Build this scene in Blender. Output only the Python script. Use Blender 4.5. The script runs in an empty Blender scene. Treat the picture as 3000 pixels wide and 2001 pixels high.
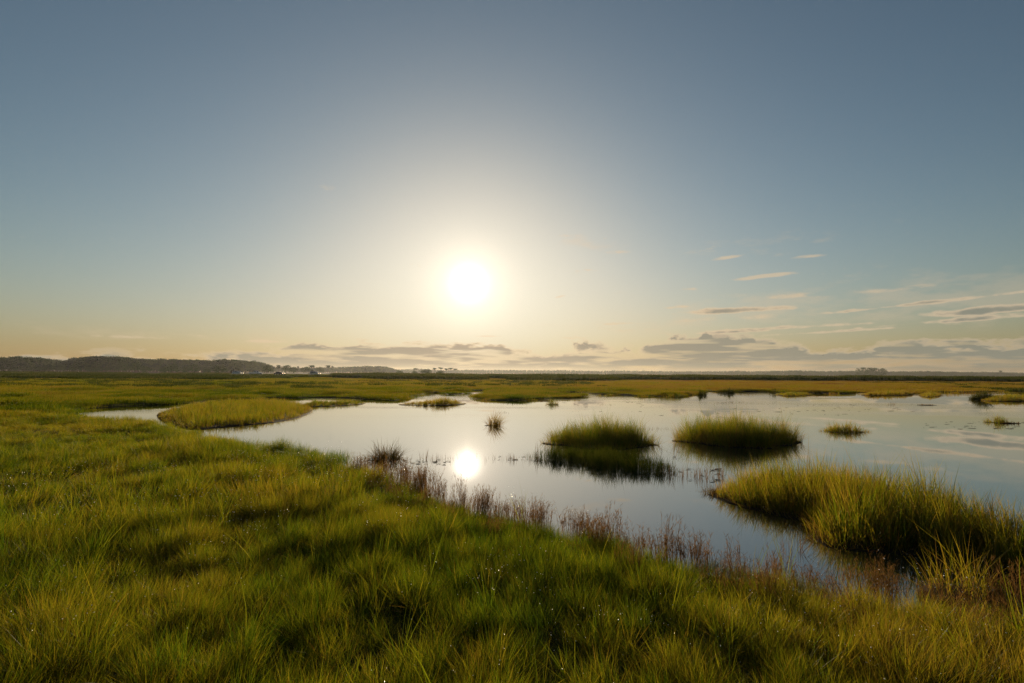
import bpy, math, random
import numpy as np
from mathutils import Matrix, Vector

C = bpy.context.scene
COL = C.collection
rng = np.random.default_rng(7)
random.seed(7)

# ------------------------------------------------------------------ camera
# the photograph is 3000 x 2001; an 18 mm full-frame lens gives a focal length of 1500 of its pixels
F = 1500.0
EYE = 2.2
PITCH = math.radians(3.57)
ROLL = math.radians(0.35)
R = Matrix.Rotation(math.pi / 2 + PITCH, 3, 'X') @ Matrix.Rotation(ROLL, 3, 'Z')
cam = bpy.data.objects.new('camera', bpy.data.cameras.new('camera'))
COL.objects.link(cam)
cam.data.lens = 18.0
cam.data.sensor_width = 36.0
cam.data.clip_start = 0.05
cam.data.clip_end = 9000.0
M = R.to_4x4()
M.translation = (0, 0, EYE)
cam.matrix_world = M
C.camera = cam


def ray(px, py):
    return (R @ Vector(((px - 1500) / F, -(py - 1000.5) / F, -1))).normalized()


def at(px, py, z=0.0):
    """where the sight line through a photograph pixel meets the level z"""
    v = ray(px, py)
    t = (z - EYE) / v.z
    return np.array((v.x * t, v.y * t))


def horizon(px):
    lo, hi = 900.0, 1300.0
    for _ in range(40):
        m = (lo + hi) / 2
        if ray(px, m).z > 0:
            lo = m
        else:
            hi = m
    return lo


def out(px, d):
    """ground position at depth d (along +Y) in the direction of column px at the horizon"""
    v = ray(px, horizon(px))
    return np.array((v.x / v.y * d, d))


# ------------------------------------------------------------------ sky, sun, exposure
S = ray(1374, 830)                     # towards the sun
EXPOSURE = 0.5                         # the photograph is exposed for the dark meadow
SKY = dict(dust=.5, k=.1144, gamma=1.527, roll=.9957, tint=(1.085, 1.06, 1.015), low=(.54, .685, .825), lowh=4.6,
           glow=[(4.0, .95, 1.6, (1, .93, .8)), (1.0, 2.6, 1.15, (1, .76, .54)), (.118, 36.0, 1.0, (.78, .98, 1.02))],
           near=24.0, flat=1.5, opac=.90,
           lit_far=(.54, .44, .31, 1), lit_sun=(1.0, .71, .42, 1), dark_far=(.205, .225, .185, 1), dark_sun=(.455, .335, .228, 1))
# banks of low cloud and thin wisps: photograph column and row of each centre, half widths in degrees, amount, slope
BANK_TOP = [(-1500, 1050), (-600, 1062), (0, 1052), (180, 1034), (420, 1032), (560, 1040), (700, 1026), (760, 1016), (900, 1012), (1050, 1002), (1200, 998), (1330, 996),
            (1470, 1000), (1500, 1022), (1600, 1036), (1660, 1022), (1700, 1004), (1760, 995), (1800, 1010), (1840, 1022), (1880, 1012), (1920, 992), (1980, 984),
            (2060, 978), (2160, 980), (2260, 986), (2340, 1002), (2420, 1016), (2560, 1004), (2700, 992), (2900, 984), (3100, 990), (3600, 1010), (5000, 1040)]
BANKS = [(2160, 910, 7, .5, 1.25, .01), (2320, 960, 13, .34, .92, .02), (2150, 972, 9, .26, .85, .02), (2960, 905, 7, .5, 1.05, .05),
         (2700, 889, 10, .26, .95, .06), (2960, 860, 9, .3, .95, .07), (2800, 940, 10, .36, .95, .04), (2500, 968, 12, .26, .85, .03)]
VEIL = [(2400, 900, 18, 2.4, .8, .03), (2900, 880, 12, 2.5, .9, .05), (1700, 720, 9, 1.0, .6, .03), (2250, 720, 10, 1.4, .6, 0), (1900, 960, 10, 1.2, .6, 0), (600, 990, 14, .9, .6, 0)]
WISPS = [(1820, 740, 1.9, .28, 1.0, 0), (2330, 703, 1.8, .2, 1.0, -.03), (2130, 755, 2.6, .26, .95, .1), (2370, 752, 1.8, .2, .9, 0),
         (2230, 812, 3.4, .28, 1.15, .04), (2010, 848, 1.8, .22, .85, 0), (1960, 902, 2.0, .22, .95, .05), (2330, 867, 2.4, .35, .95, 0),
         (2420, 868, 1.8, .28, .9, 0), (1830, 949, 3.2, .24, 1.0, 0), (560, 982, 3.5, .18, .95, -.02), (380, 988, 3, .18, .85, 0),
         (1640, 870, .8, .2, .7, .2), (1700, 990, 2.4, .3, .85, 0), (1000, 1003, 5, .2, .85, 0), (1650, 690, 6, .5, .48, .03), (1450, 985, 3, .2, .8, 0),
         (2600, 735, 6, .3, .45, 0), (2200, 930, 9, .4, .7, .02), (2600, 850, 8, .35, .62, .03), (1900, 965, 4, .3, .7, .02), (760, 1000, 5, .2, .7, 0)]
CLOUD_SPAN = 24.0


def fbm2(shape, cells, octs, rough, g_):
    """value noise in several octaves, zero mean, unit deviation"""
    h, w = shape
    o_ = np.zeros(shape, np.float32)
    amp = 1.0

    def cub(p0, p1, p2, p3, t):
        return p1 + .5 * t * (p2 - p0 + t * (2 * p0 - 5 * p1 + 4 * p2 - p3 + t * (3 * (p1 - p2) + p3 - p0)))

    for o in range(octs):
        cy, cx = cells[0] * 2 ** o, cells[1] * 2 ** o
        if cy > h or cx > w:
            break
        g = g_.random((int(cy) + 4, int(cx) + 4)).astype(np.float32)

        def axis(n, c):
            t = np.arange(n) * (c / n) + 1
            i = t.astype(int)
            return i, (t - i).astype(np.float32)
        iy, fy = axis(h, cy)
        ix, fx = axis(w, cx)
        fx = fx[None, :]
        fy = fy[:, None]
        gx = cub(g[:, ix - 1], g[:, ix], g[:, ix + 1], g[:, ix + 2], fx)
        o_ += amp * cub(gx[iy - 1], gx[iy], gx[iy + 1], gx[iy + 2], fy)
        amp *= rough
    o_ -= o_.mean()
    return o_ / o_.std()


def cloud_field():
    """cloud cover over the whole round of the horizon, computed here as azimuth x elevation"""
    W, H = 5400, 480
    g_ = np.random.default_rng(11)
    az = ((np.arange(W) + .5) / W - .5)[None, :] * 360
    el = ((np.arange(H) + .5) / H)[:, None] * CLOUD_SPAN - 2
    A = fbm2((H, W), (16, 40), 6, .55, g_) * .55 + fbm2((H, W), (30, 150), 5, .62, g_) * .45
    B = fbm2((H, W), (26, 110), 6, .62, g_)

    def cover(blobs):
        t = np.zeros((H, W), np.float32)
        for px, py, sa, se, am, tilt in blobs:
            v = ray(px, py)
            a = math.degrees(math.atan2(v.x, v.y))
            e = math.degrees(math.asin(v.z))
            u = az - a
            q = el - e - u * tilt
            t = np.maximum(t, am * np.exp(-(u / sa) ** 2 - (np.where(q < 0, q * SKY['flat'], q) / se) ** 2))
        return t

    def ss(x, a, b):
        t = np.clip((x - a) / (b - a), 0, 1)
        return t * t * (3 - 2 * t)
    # the long low bank: its upper outline over the round of the horizon, ragged and streaked
    tops = np.array([(math.degrees(math.atan2(ray(px, py).x, ray(px, py).y)), math.degrees(math.asin(ray(px, py).z))) for px, py in BANK_TOP])
    azr = az[0]
    top = np.interp(azr, tops[:, 0], tops[:, 1])[None, :]
    fine = fbm2((H, W), (34, 190), 5, .62, g_)
    puff = np.maximum(fbm2((H, W), (20, 260), 5, .6, g_), -.6)
    streak = fbm2((H, W), (44, 70), 5, .58, g_)
    heap = np.exp(-((azr - math.degrees(math.atan2(ray(1900, 1000).x, 1))) / 14) ** 2)[None, :]      # heaped tops right of the sun
    under = (top - el) + .34 * A + .28 * fine * (1 - heap) + .42 * puff * heap
    under = under * .85
    base = ss(el, .25, 1.1)
    b1 = ss(under, -.10, .50) * (.45 + .55 * base) * np.clip(1.0 + .28 * streak, .35, 1)
    dk1 = np.maximum(ss(under, .05, .8) * np.clip(1.05 + .42 * streak + .15 * A, .15, 1.2), (.50 + .12 * streak) * ss(under, .3, 1.1))
    d = cover(BANKS) + A * .20 + fine * .10
    b2 = ss(d, .45, .85)
    dk2 = ss(d, .70, 1.15)
    wc = cover(WISPS)
    w = .93 * wc + (B * .24 + .07 * fine) * ss(wc, .12, .45)
    b3 = ss(w, .46, 1.25) * .66
    veil = .28 * ss(cover(VEIL) + .16 * B, .35, 1.0)
    a1, a2 = b1 * SKY['opac'], b2 * SKY['opac']
    alpha = 1 - (1 - a1) * (1 - a2) * (1 - b3) * (1 - veil)
    wsum = a1 + a2 + b3 + veil + 1e-4
    body = (a1 * dk1 + a2 * dk2) / wsum
    alpha = alpha * (1 - ss(el, 17.5, 20.5))
    im = bpy.data.images.new('cloud_cover', W, H, float_buffer=True)
    im.colorspace_settings.name = 'Non-Color'
    px = np.ones((H, W, 4), np.float32)
    px[..., 0] = alpha
    px[..., 1] = body
    px[..., 2] = 0
    im.pixels.foreach_set(px.ravel())
    im.update()
    return im


def build_world():
    w = bpy.data.worlds.new('World')
    C.world = w
    w.use_nodes = True
    nt = w.node_tree
    N, L = nt.nodes, nt.links

    def put(sock, v):
        if isinstance(v, bpy.types.NodeSocket):
            L.new(v, sock)
        else:
            sock.default_value = v

    def mt(op, a, b=0.0):
        n = N.new('ShaderNodeMath')
        n.operation = op
        put(n.inputs[0], a)
        put(n.inputs[1], b)
        return n.outputs[0]

    def vm(op, a, b=None):
        n = N.new('ShaderNodeVectorMath')
        n.operation = op
        put(n.inputs[0], a)
        if b is not None:
            put(n.inputs[3 if op == 'SCALE' else 1], b)
        return n.outputs['Value' if op == 'DOT_PRODUCT' else 0]

    def mixc(f, a, b):
        n = N.new('ShaderNodeMix')
        n.data_type = 'RGBA'
        put(n.inputs[0], f)
        put(n.inputs[6], a)
        put(n.inputs[7], b)
        return n.outputs[2]
    s = N.new('ShaderNodeTexSky')
    s.sky_type = 'NISHITA'
    s.sun_disc = False
    s.sun_elevation = math.asin(S.z)
    s.sun_rotation = math.atan2(S.x, S.y)
    s.air_density = 1.0
    s.dust_density = SKY['dust']
    d = N.new('ShaderNodeTexCoord').outputs['Generated']
    sx = N.new('ShaderNodeSeparateXYZ')
    L.new(d, sx.inputs[0])
    deg = 180 / math.pi
    el = mt('MULTIPLY', mt('ARCSINE', sx.outputs[2]), deg)
    az = mt('MULTIPLY', mt('ARCTAN2', sx.outputs[0], sx.outputs[1]), deg)
    th = mt('MULTIPLY', mt('ARCCOSINE', mt('MINIMUM', vm('DOT_PRODUCT', d, tuple(S)), 1.0)), deg)
    # response curve of the photograph: contrast, then a roll-off of the bright end
    g = SKY['gamma']
    sky = vm('POWER', vm('SCALE', s.outputs[0], SKY['k']), (g, g, g))
    sky = vm('DIVIDE', sky, vm('ADD', vm('SCALE', sky, SKY['roll']), (1, 1, 1)))
    sky = vm('MULTIPLY', sky, SKY['tint'])
    thick = mt('EXPONENT', mt('MULTIPLY', mt('MAXIMUM', el, 0.0), -1.0 / SKY['lowh']))     # thick air low down
    sky = vm('MULTIPLY', sky, vm('SUBTRACT', (1, 1, 1), vm('SCALE', SKY['low'], thick)))
    # the sun and its aureole
    for amp, wd, pw, col in SKY['glow']:
        q = mt('MULTIPLY', mt('EXPONENT', mt('MULTIPLY', mt('POWER', mt('DIVIDE', th, wd), pw), -1.0)), amp)
        sky = vm('ADD', sky, vm('SCALE', col, q))
    uv = N.new('ShaderNodeCombineXYZ')
    put(uv.inputs[0], mt('ADD', mt('DIVIDE', az, 360.0), .5))
    put(uv.inputs[1], mt('DIVIDE', mt('ADD', el, 2.0), CLOUD_SPAN))
    ti = N.new('ShaderNodeTexImage')
    ti.image = cloud_field()
    ti.extension = 'EXTEND'
    L.new(uv.outputs[0], ti.inputs[0])
    sc = N.new('ShaderNodeSeparateColor')
    L.new(ti.outputs[0], sc.inputs[0])
    near = mt('EXPONENT', mt('MULTIPLY', mt('DIVIDE', th, SKY['near']), -1.0))
    lit = mixc(near, SKY['lit_far'], SKY['lit_sun'])
    dark = mixc(near, SKY['dark_far'], SKY['dark_sun'])
    fin = mixc(sc.outputs[0], sky, mixc(sc.outputs[1], lit, dark))
    bg = N['Background']
    L.new(vm('SCALE', fin, 10.0 * 2 ** -EXPOSURE), bg.inputs[0])
    bg.inputs[1].default_value = 0.1
    w.cycles.sampling_method = 'MANUAL'
    w.cycles.sample_map_resolution = 2048


build_world()
sun = bpy.data.objects.new('sun', bpy.data.lights.new('sun', 'SUN'))
COL.objects.link(sun)
sun.data.energy = 5.0
sun.data.angle = math.radians(0.6)
sun.data.color = (1.0, 0.80, 0.52)
sun.rotation_euler = S.to_track_quat('Z', 'Y').to_euler()
C.view_settings.view_transform = 'Standard'
C.view_settings.look = 'None'
C.view_settings.exposure = EXPOSURE
C.view_settings.gamma = 1.0
C.view_settings.use_curve_mapping = False
C.render.engine = 'CYCLES'
C.cycles.use_denoising = True
C.cycles.denoising_prefilter = 'NONE'
C.cycles.max_bounces = 6
C.cycles.diffuse_bounces = 3
C.cycles.glossy_bounces = 3
C.cycles.transmission_bounces = 3
C.cycles.volume_bounces = 0
C.cycles.transparent_max_bounces = 4
C.cycles.sample_clamp_indirect = 6.0

# ------------------------------------------------------------------ helpers
def tag(o, label=None, cat=None, group=None, kind=None):
    if label:
        o['label'] = label
    if cat:
        o['category'] = cat
    if group:
        o['group'] = group
    if kind:
        o['kind'] = kind
    return o


def link(o, parent=None):
    COL.objects.link(o)
    if parent is not None:
        o.parent = parent
    return o


def empty(name, loc, rz=0.0):
    o = bpy.data.objects.new(name, None)
    o.location = loc
    o.rotation_euler = (0, 0, rz)
    o.empty_display_size = .2
    COL.objects.link(o)
    return o


def mesh_np(name, verts, tris=None, quads=None, attrs=None, mat=None, smooth=False):
    me = bpy.data.meshes.new(name)
    verts = np.asarray(verts, np.float32)
    nt_ = 0 if tris is None else len(tris)
    nq = 0 if quads is None else len(quads)
    me.vertices.add(len(verts))
    me.vertices.foreach_set('co', verts.ravel())
    if nt_ + nq:
        idx = []
        if nt_:
            idx.append(np.asarray(tris, np.int32).ravel())
        if nq:
            idx.append(np.asarray(quads, np.int32).ravel())
        idx = np.concatenate(idx)
        me.loops.add(len(idx))
        me.loops.foreach_set('vertex_index', idx)
        me.polygons.add(nt_ + nq)
        st = np.concatenate([np.arange(nt_) * 3, nt_ * 3 + np.arange(nq) * 4]).astype(np.int32)
        me.polygons.foreach_set('loop_start', st)
        if smooth:
            me.polygons.foreach_set('use_smooth', np.ones(nt_ + nq, bool))
    for k, v in (attrs or {}).items():
        v = np.asarray(v)
        if v.ndim == 2:
            a = me.attributes.new(k, 'FLOAT_VECTOR', 'POINT')
            a.data.foreach_set('vector', v.astype(np.float32).ravel())
        elif v.dtype.kind == 'i':
            a = me.attributes.new(k, 'INT', 'POINT')
            a.data.foreach_set('value', v.astype(np.int32))
        else:
            a = me.attributes.new(k, 'FLOAT', 'POINT')
            a.data.foreach_set('value', v.astype(np.float32))
    me.update(calc_edges=True)
    if mat is not None:
        me.materials.append(mat)
    return me


def obj(name, me, parent=None):
    return link(bpy.data.objects.new(name, me), parent)


class Nodes:
    """short hand for building a material"""

    def __init__(self, name):
        self.m = bpy.data.materials.new(name)
        self.m.use_nodes = True
        self.t = self.m.node_tree
        self.t.nodes.clear()
        self.out = self.n('ShaderNodeOutputMaterial')

    def n(self, ty, **kw):
        x = self.t.nodes.new(ty)
        for k, v in kw.items():
            setattr(x, k, v)
        return x

    def put(self, sock, v):
        if isinstance(v, bpy.types.NodeSocket):
            self.t.links.new(v, sock)
        else:
            sock.default_value = v

    def math(self, op, a, b=0.0, clamp=False):
        x = self.n('ShaderNodeMath', operation=op, use_clamp=clamp)
        self.put(x.inputs[0], a)
        self.put(x.inputs[1], b)
        return x.outputs[0]

    def mix(self, f, a, b, mode='MIX'):
        x = self.n('ShaderNodeMix', data_type='RGBA', blend_type=mode)
        self.put(x.inputs[0], f)
        self.put(x.inputs[6], a)
        self.put(x.inputs[7], b)
        return x.outputs[2]

    def attr(self, name, kind='GEOMETRY', sock='Fac'):
        return self.n('ShaderNodeAttribute', attribute_name=name, attribute_type=kind).outputs[sock]

    def noise(self, scale, detail=3, rough=.55, vec=None):
        x = self.n('ShaderNodeTexNoise')
        x.inputs['Scale'].default_value = scale
        x.inputs['Detail'].default_value = detail
        x.inputs['Roughness'].default_value = rough
        if vec is not None:
            self.put(x.inputs['Vector'], vec)
        return x.outputs['Fac']

    def ramp(self, f, stops):
        x = self.n('ShaderNodeValToRGB')
        self.put(x.inputs[0], f)
        e = x.color_ramp.elements
        while len(e) < len(stops):
            e.new(.5)
        for el_, (p, c) in zip(e, stops):
            el_.position = p
            el_.color = (*c, 1)
        return x.outputs[0]

    def pos(self, sx=1, sy=1, sz=1):
        g = self.n('ShaderNodeNewGeometry').outputs['Position']
        x = self.n('ShaderNodeVectorMath', operation='MULTIPLY')
        self.put(x.inputs[0], g)
        x.inputs[1].default_value = (sx, sy, sz)
        return x.outputs[0]

    def surface(self, s):
        self.t.links.new(s, self.out.inputs['Surface'])
        return self.m


def bsdf(name, base, rough=.5, metal=0.0, spec=.5, emit=None, estr=0.0):
    k = Nodes(name)
    p = k.n('ShaderNodeBsdfPrincipled')
    v = k.noise(6.0, 2)
    k.put(p.inputs['Base Color'], k.mix(v, (*[c * .85 for c in base], 1), (*base, 1)))
    p.inputs['Roughness'].default_value = rough
    p.inputs['Metallic'].default_value = metal
    p.inputs['Specular IOR Level'].default_value = spec
    if emit:
        p.inputs['Emission Color'].default_value = (*emit, 1)
        p.inputs['Emission Strength'].default_value = estr
    return k.surface(p.outputs[0])


def grass_material(name, stops, trans=.70, gloss=.010, tint0=0.0, warm=(1.5, 1.35, .6)):
    """leaf that lets the low sun through; hue runs along 'stops' with the plant's own tint"""
    k = Nodes(name)
    t = k.math('ADD', k.attr('tint', 'INSTANCER'), k.attr('tint0'))
    t = k.math('ADD', t, tint0)
    t = k.math('ADD', t, k.math('MULTIPLY', k.math('SUBTRACT', k.attr('rnd'), .5), .42))
    t = k.math('ADD', t, k.math('MULTIPLY', k.math('SUBTRACT', k.attr('t'), .55), .10), True)
    c = k.ramp(t, stops)
    d = k.n('ShaderNodeBsdfDiffuse')
    k.put(d.inputs[0], c)
    tr = k.n('ShaderNodeBsdfTranslucent')
    k.put(tr.inputs[0], k.mix(1.0, c, (*warm, 1), 'MULTIPLY'))
    g = k.n('ShaderNodeBsdfGlossy')
    g.inputs['Roughness'].default_value = .36
    g.inputs['Color'].default_value = (.9, .9, .8, 1)
    m1 = k.n('ShaderNodeMixShader')
    m1.inputs[0].default_value = trans
    k.t.links.new(d.outputs[0], m1.inputs[1])
    k.t.links.new(tr.outputs[0], m1.inputs[2])
    m2 = k.n('ShaderNodeMixShader')
    m2.inputs[0].default_value = gloss
    k.t.links.new(m1.outputs[0], m2.inputs[1])
    k.t.links.new(g.outputs[0], m2.inputs[2])
    return k.surface(m2.outputs[0])


GREENS = [(0.0, (.028, .060, .005)), (.28, (.088, .114, .007)), (.52, (.166, .146, .013)), (.78, (.190, .126, .028)), (1.0, (.120, .066, .031))]
M_GRASS = grass_material('meadow_grass', GREENS)
M_CORD = grass_material('cordgrass', GREENS)
M_FLAT = grass_material('far_meadow', GREENS, trans=.46, gloss=0.0)
M_REED = grass_material('reed', [(0, (.022, .040, .006)), (.5, (.050, .066, .010)), (1, (.11, .09, .025))], trans=.3, gloss=0.0)
M_STALK = grass_material('dry_stalk', [(0, (.062, .048, .014)), (.5, (.128, .076, .026)), (1, (.21, .135, .055))], trans=.38, gloss=0.0, warm=(1.25, 1.0, .75))
M_WEED = grass_material('salt_weed', [(0, (.040, .044, .012)), (.5, (.070, .056, .019)), (1, (.115, .066, .027))], trans=.35)
M_PINE = grass_material('pine_foliage', [(0, (.012, .025, .015)), (.5, (.019, .036, .020)), (1, (.032, .050, .022))], trans=.12, gloss=0.0, warm=(1.1, 1.1, .7))
M_LEAF = grass_material('broad_foliage', [(0, (.020, .038, .014)), (.5, (.036, .060, .018)), (1, (.062, .08, .02))], trans=.22, gloss=0.0, warm=(1.2, 1.15, .7))
M_BARK = bsdf('bark', (.075, .055, .042), .9, spec=.1)
M_MUD = bsdf('mud', (.034, .025, .014), .9, spec=.03)


# ------------------------------------------------------------------ shores of the pond
RIM = .72


def near(px, ytop, h):
    """foot of a plant whose top, h above the water, shows at that pixel"""
    return at(px, ytop, h)


NEAR_SHORE = [near(x_, y_, h_ * RIM) for x_, y_, h_ in [
    (130, 1206, .45), (300, 1214, .45), (450, 1220, .5), (520, 1231, .55), (595, 1250, .55), (723, 1277, .5), (830, 1287, .5),
    (936, 1299, .5), (1028, 1327, .45), (1060, 1352, .4), (1198, 1380, .4), (1266, 1410, .4), (1304, 1427, .45), (1380, 1439, .5),
    (1444, 1450, .55), (1540, 1460, .55), (1640, 1488, .55), (1729, 1503, .55), (1815, 1512, .55), (1900, 1543, .55), (2000, 1568, .55),
    (2128, 1583, .55), (2298, 1608, .55), (2420, 1645, .5), (2600, 1680, .5), (2750, 1685, .5), (2900, 1690, .55), (3000, 1700, .55),
    (3200, 1720, .55), (3600, 1740, .5)]]
FAR_SHORE = [at(*a) for a in [
    (190, 1214), (260, 1196), (380, 1189), (535, 1183), (600, 1177), (690, 1171), (800, 1168), (905, 1165), (1000, 1165), (1100, 1171),
    (1164, 1174), (1200, 1164), (1242, 1156), (1262, 1150), (1290, 1151), (1310, 1156), (1362, 1153), (1366, 1144), (1430, 1144),
    (1445, 1150), (1388, 1160), (1397, 1168), (1450, 1173), (1520, 1173), (1560, 1170), (1640, 1167), (1712, 1164), (1702, 1156),
    (1640, 1157), (1634, 1151), (1698, 1149), (1722, 1154), (1800, 1158), (1900, 1161), (1990, 1162), (2028, 1156), (2060, 1147),
    (2130, 1147), (2250, 1148), (2300, 1151), (2400, 1152), (2480, 1153), (2505, 1148), (2560, 1151), (2640, 1156), (2690, 1152),
    (2790, 1150), (2850, 1148), (2950, 1147), (3000, 1150), (3300, 1154), (3700, 1158)]]
POND = np.array(NEAR_SHORE + [np.array((30., 3.)), np.array((75., 12.)), np.array((95., 40.))] + FAR_SHORE[::-1])


def inside(poly, p):
    x, y = p[:, 0], p[:, 1]
    r = np.zeros(len(p), bool)
    x1, y1 = poly[-1]
    for x2, y2 in poly:
        c = (y1 > y) != (y2 > y)
        with np.errstate(divide='ignore', invalid='ignore'):
            r ^= c & (x < (x2 - x1) * (y - y1) / (y2 - y1 + 1e-12) + x1)
        x1, y1 = x2, y2
    return r


def edge_dist(poly, p):
    d = np.full(len(p), 1e9)
    a = poly[-1]
    for b in poly:
        ab = b - a
        t = np.clip(((p - a) @ ab) / max(ab @ ab, 1e-9), 0, 1)
        d = np.minimum(d, np.hypot(*(p - a - t[:, None] * ab).T))
        a = b
    return d


def shore(p):
    """distance to the water's edge, positive on land"""
    p = np.asarray(p, float)
    d = np.empty(len(p))
    for i in range(0, len(p), 40000):
        q = p[i:i + 40000]
        d[i:i + 40000] = edge_dist(POND, q) * np.where(inside(POND, q), -1, 1)
    return d


def vnoise(p, scale, seed):
    """smooth value noise on world positions, 0..1"""
    g = np.random.default_rng(seed).random((256, 256))
    q = p / scale + 1000.0
    i = np.floor(q).astype(int)
    f = q - i
    f = f * f * (3 - 2 * f)
    a, b = i[:, 0] % 256, i[:, 1] % 256
    a1, b1 = (a + 1) % 256, (b + 1) % 256
    return (g[a, b] * (1 - f[:, 0]) + g[a1, b] * f[:, 0]) * (1 - f[:, 1]) + (g[a, b1] * (1 - f[:, 0]) + g[a1, b1] * f[:, 0]) * f[:, 1]


def ground_z(p, d=None):
    if d is None:
        d = shore(p)
    r = np.hypot(p[:, 0], p[:, 1])
    far = np.clip((r - 120) / 130, 0, 1)
    z = np.where(d > 0, .12 * np.tanh(d / .35), .45 * np.tanh(d / .8))
    return z + far * far * (3 - 2 * far) * .22 + np.where(d > 1, .05 * (vnoise(p, 2.3, 5) - .5), 0)


def build_ground():
    nr = 330
    rad = .4 * (2480 / .4) ** (np.arange(nr) / (nr - 1))
    ang = np.concatenate([np.linspace(-62, 62, 420, endpoint=False), np.linspace(62, 298, 90, endpoint=False)])
    a = np.radians(ang)
    p = np.stack([np.outer(rad, np.sin(a)).ravel(), np.outer(rad, np.cos(a)).ravel()], 1)
    z = ground_z(p)
    v = np.concatenate([np.column_stack([p, z]), [[0, 0, .1]]])
    na = len(ang)
    i, j = np.meshgrid(np.arange(nr - 1), np.arange(na), indexing='ij')
    j2 = (j + 1) % na
    q = np.stack([i * na + j, i * na + j2, (i + 1) * na + j2, (i + 1) * na + j], -1).reshape(-1, 4)[:, ::-1]
    c = np.full(na, len(v) - 1)
    jj = np.arange(na)
    t = np.stack([c, (jj + 1) % na, jj], 1)
    k = Nodes('marsh_soil')
    n1 = k.noise(.35, 5, .6, k.pos(.25, 1, 1))
    n2 = k.noise(9, 3)
    p_ = k.n('ShaderNodeBsdfPrincipled')
    c1 = k.ramp(n1, [(.35, (.040, .042, .012)), (.55, (.075, .070, .018)), (.7, (.095, .070, .024))])
    k.put(p_.inputs['Base Color'], k.mix(n2, c1, (.030, .026, .014, 1)))
    p_.inputs['Roughness'].default_value = .9
    p_.inputs['Specular IOR Level'].default_value = .02
    o = obj('ground', mesh_np('ground', v, t, q, mat=k.surface(p_.outputs[0]), smooth=True))
    tag(o, kind='structure')


def build_water():
    n = 96
    a = np.arange(n) / n * 2 * math.pi
    cx, cy, r = 5., 40., 135.
    v = np.column_stack([cx + r * np.cos(a), cy + r * np.sin(a), np.zeros(n)])
    v = np.concatenate([v, [[cx, cy, 0]]])
    i = np.arange(n)
    t = np.stack([np.full(n, n), i, (i + 1) % n], 1)
    k = Nodes('pond_water')
    # light ripples in long patches, stronger where the breeze reaches out in the open
    calm = k.noise(.11, 3, .6, k.pos(.35, 1.3, 1))
    sy = k.n('ShaderNodeSeparateXYZ')
    k.put(sy.inputs[0], k.pos())
    openw = k.n('ShaderNodeMapRange', interpolation_type='SMOOTHSTEP')
    k.put(openw.inputs[0], sy.outputs[1])
    openw.inputs[1].default_value = 10
    openw.inputs[2].default_value = 45
    patch = k.n('ShaderNodeMapRange', interpolation_type='SMOOTHSTEP')
    k.put(patch.inputs[0], calm)
    patch.inputs[1].default_value = .45
    patch.inputs[2].default_value = .62
    st = k.math('ADD', k.math('MULTIPLY', k.math('MULTIPLY', openw.outputs[0], patch.outputs[0]), .30), .003)
    w1 = k.noise(5.5, 3, .6, k.pos(.8, 1.6, 1))
    b = k.n('ShaderNodeBump')
    b.inputs['Distance'].default_value = .02
    k.put(b.inputs['Strength'], st)
    k.put(b.inputs['Height'], w1)
    d = k.n('ShaderNodeBsdfDiffuse')
    k.put(d.inputs[0], k.mix(k.noise(.6, 3), (.016, .018, .012, 1), (.028, .026, .016, 1)))
    g = k.n('ShaderNodeBsdfGlossy')
    g.inputs['Roughness'].default_value = .008
    g.inputs['Color'].default_value = (.97, .97, .97, 1)
    k.t.links.new(b.outputs[0], g.inputs['Normal'])
    fr = k.n('ShaderNodeFresnel')
    fr.inputs['IOR'].default_value = 1.6
    mx = k.n('ShaderNodeMixShader')
    k.put(mx.inputs[0], k.math('POWER', fr.outputs[0], .60))
    k.t.links.new(d.outputs[0], mx.inputs[1])
    k.t.links.new(g.outputs[0], mx.inputs[2])
    o = obj('pond_water', mesh_np('pond_water', v, t, mat=k.surface(mx.outputs[0])))
    tag(o, kind='structure')


build_ground()
build_water()


# ------------------------------------------------------------------ blades of grass
def blades(base, h, yaw, lean, width, segs=3, bend=1.8, tint=None, face=None):
    """tapered, arching blades. lean: sideways reach of the tip as a share of h, towards yaw"""
    n = len(base)
    h = np.broadcast_to(h, n).astype(float)
    lean = np.broadcast_to(lean, n)
    width = np.broadcast_to(width, n)
    face = rng.random(n) * math.pi if face is None else face
    dx, dy = np.cos(yaw), np.sin(yaw)
    sx, sy = np.cos(face) * width * .5, np.sin(face) * width * .5
    V, T, A = [], [], []
    k = 2 * segs + 1
    up = np.sqrt(np.clip(1 - np.minimum(lean, .98) ** 2 * .75, .1, 1))
    for s in range(segs + 1):
        t = s / segs
        off = lean * h * t ** bend
        z = h * up * (t if bend < 1.01 else t * (1 + .0 * lean))
        c = np.stack([base[:, 0] + dx * off, base[:, 1] + dy * off, base[:, 2] + z], 1)
        if s < segs:
            wd = (1 - .75 * t ** 1.6)
            V += [c + np.stack([sx * wd, sy * wd, 0 * sx], 1), c - np.stack([sx * wd, sy * wd, 0 * sx], 1)]
            A += [np.full(n, t), np.full(n, t)]
        else:
            V.append(c)
            A.append(np.ones(n))
    V = np.stack(V, 1).reshape(-1, 3)
    tt = np.stack(A, 1).ravel()
    o = (np.arange(n) * k)[:, None]
    loc = []
    for s in range(segs - 1):
        a = 2 * s
        loc += [(a, a + 1, a + 3), (a, a + 3, a + 2)]
    a = 2 * (segs - 1)
    loc.append((a, a + 1, a + 2))
    T = np.concatenate([o + np.array(l)[None, :] for l in loc])
    rnd = np.repeat(rng.random(n), k)
    ti = np.repeat(np.zeros(n) if tint is None else np.broadcast_to(tint, n), k)
    return V, T, tt, rnd, ti


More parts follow.
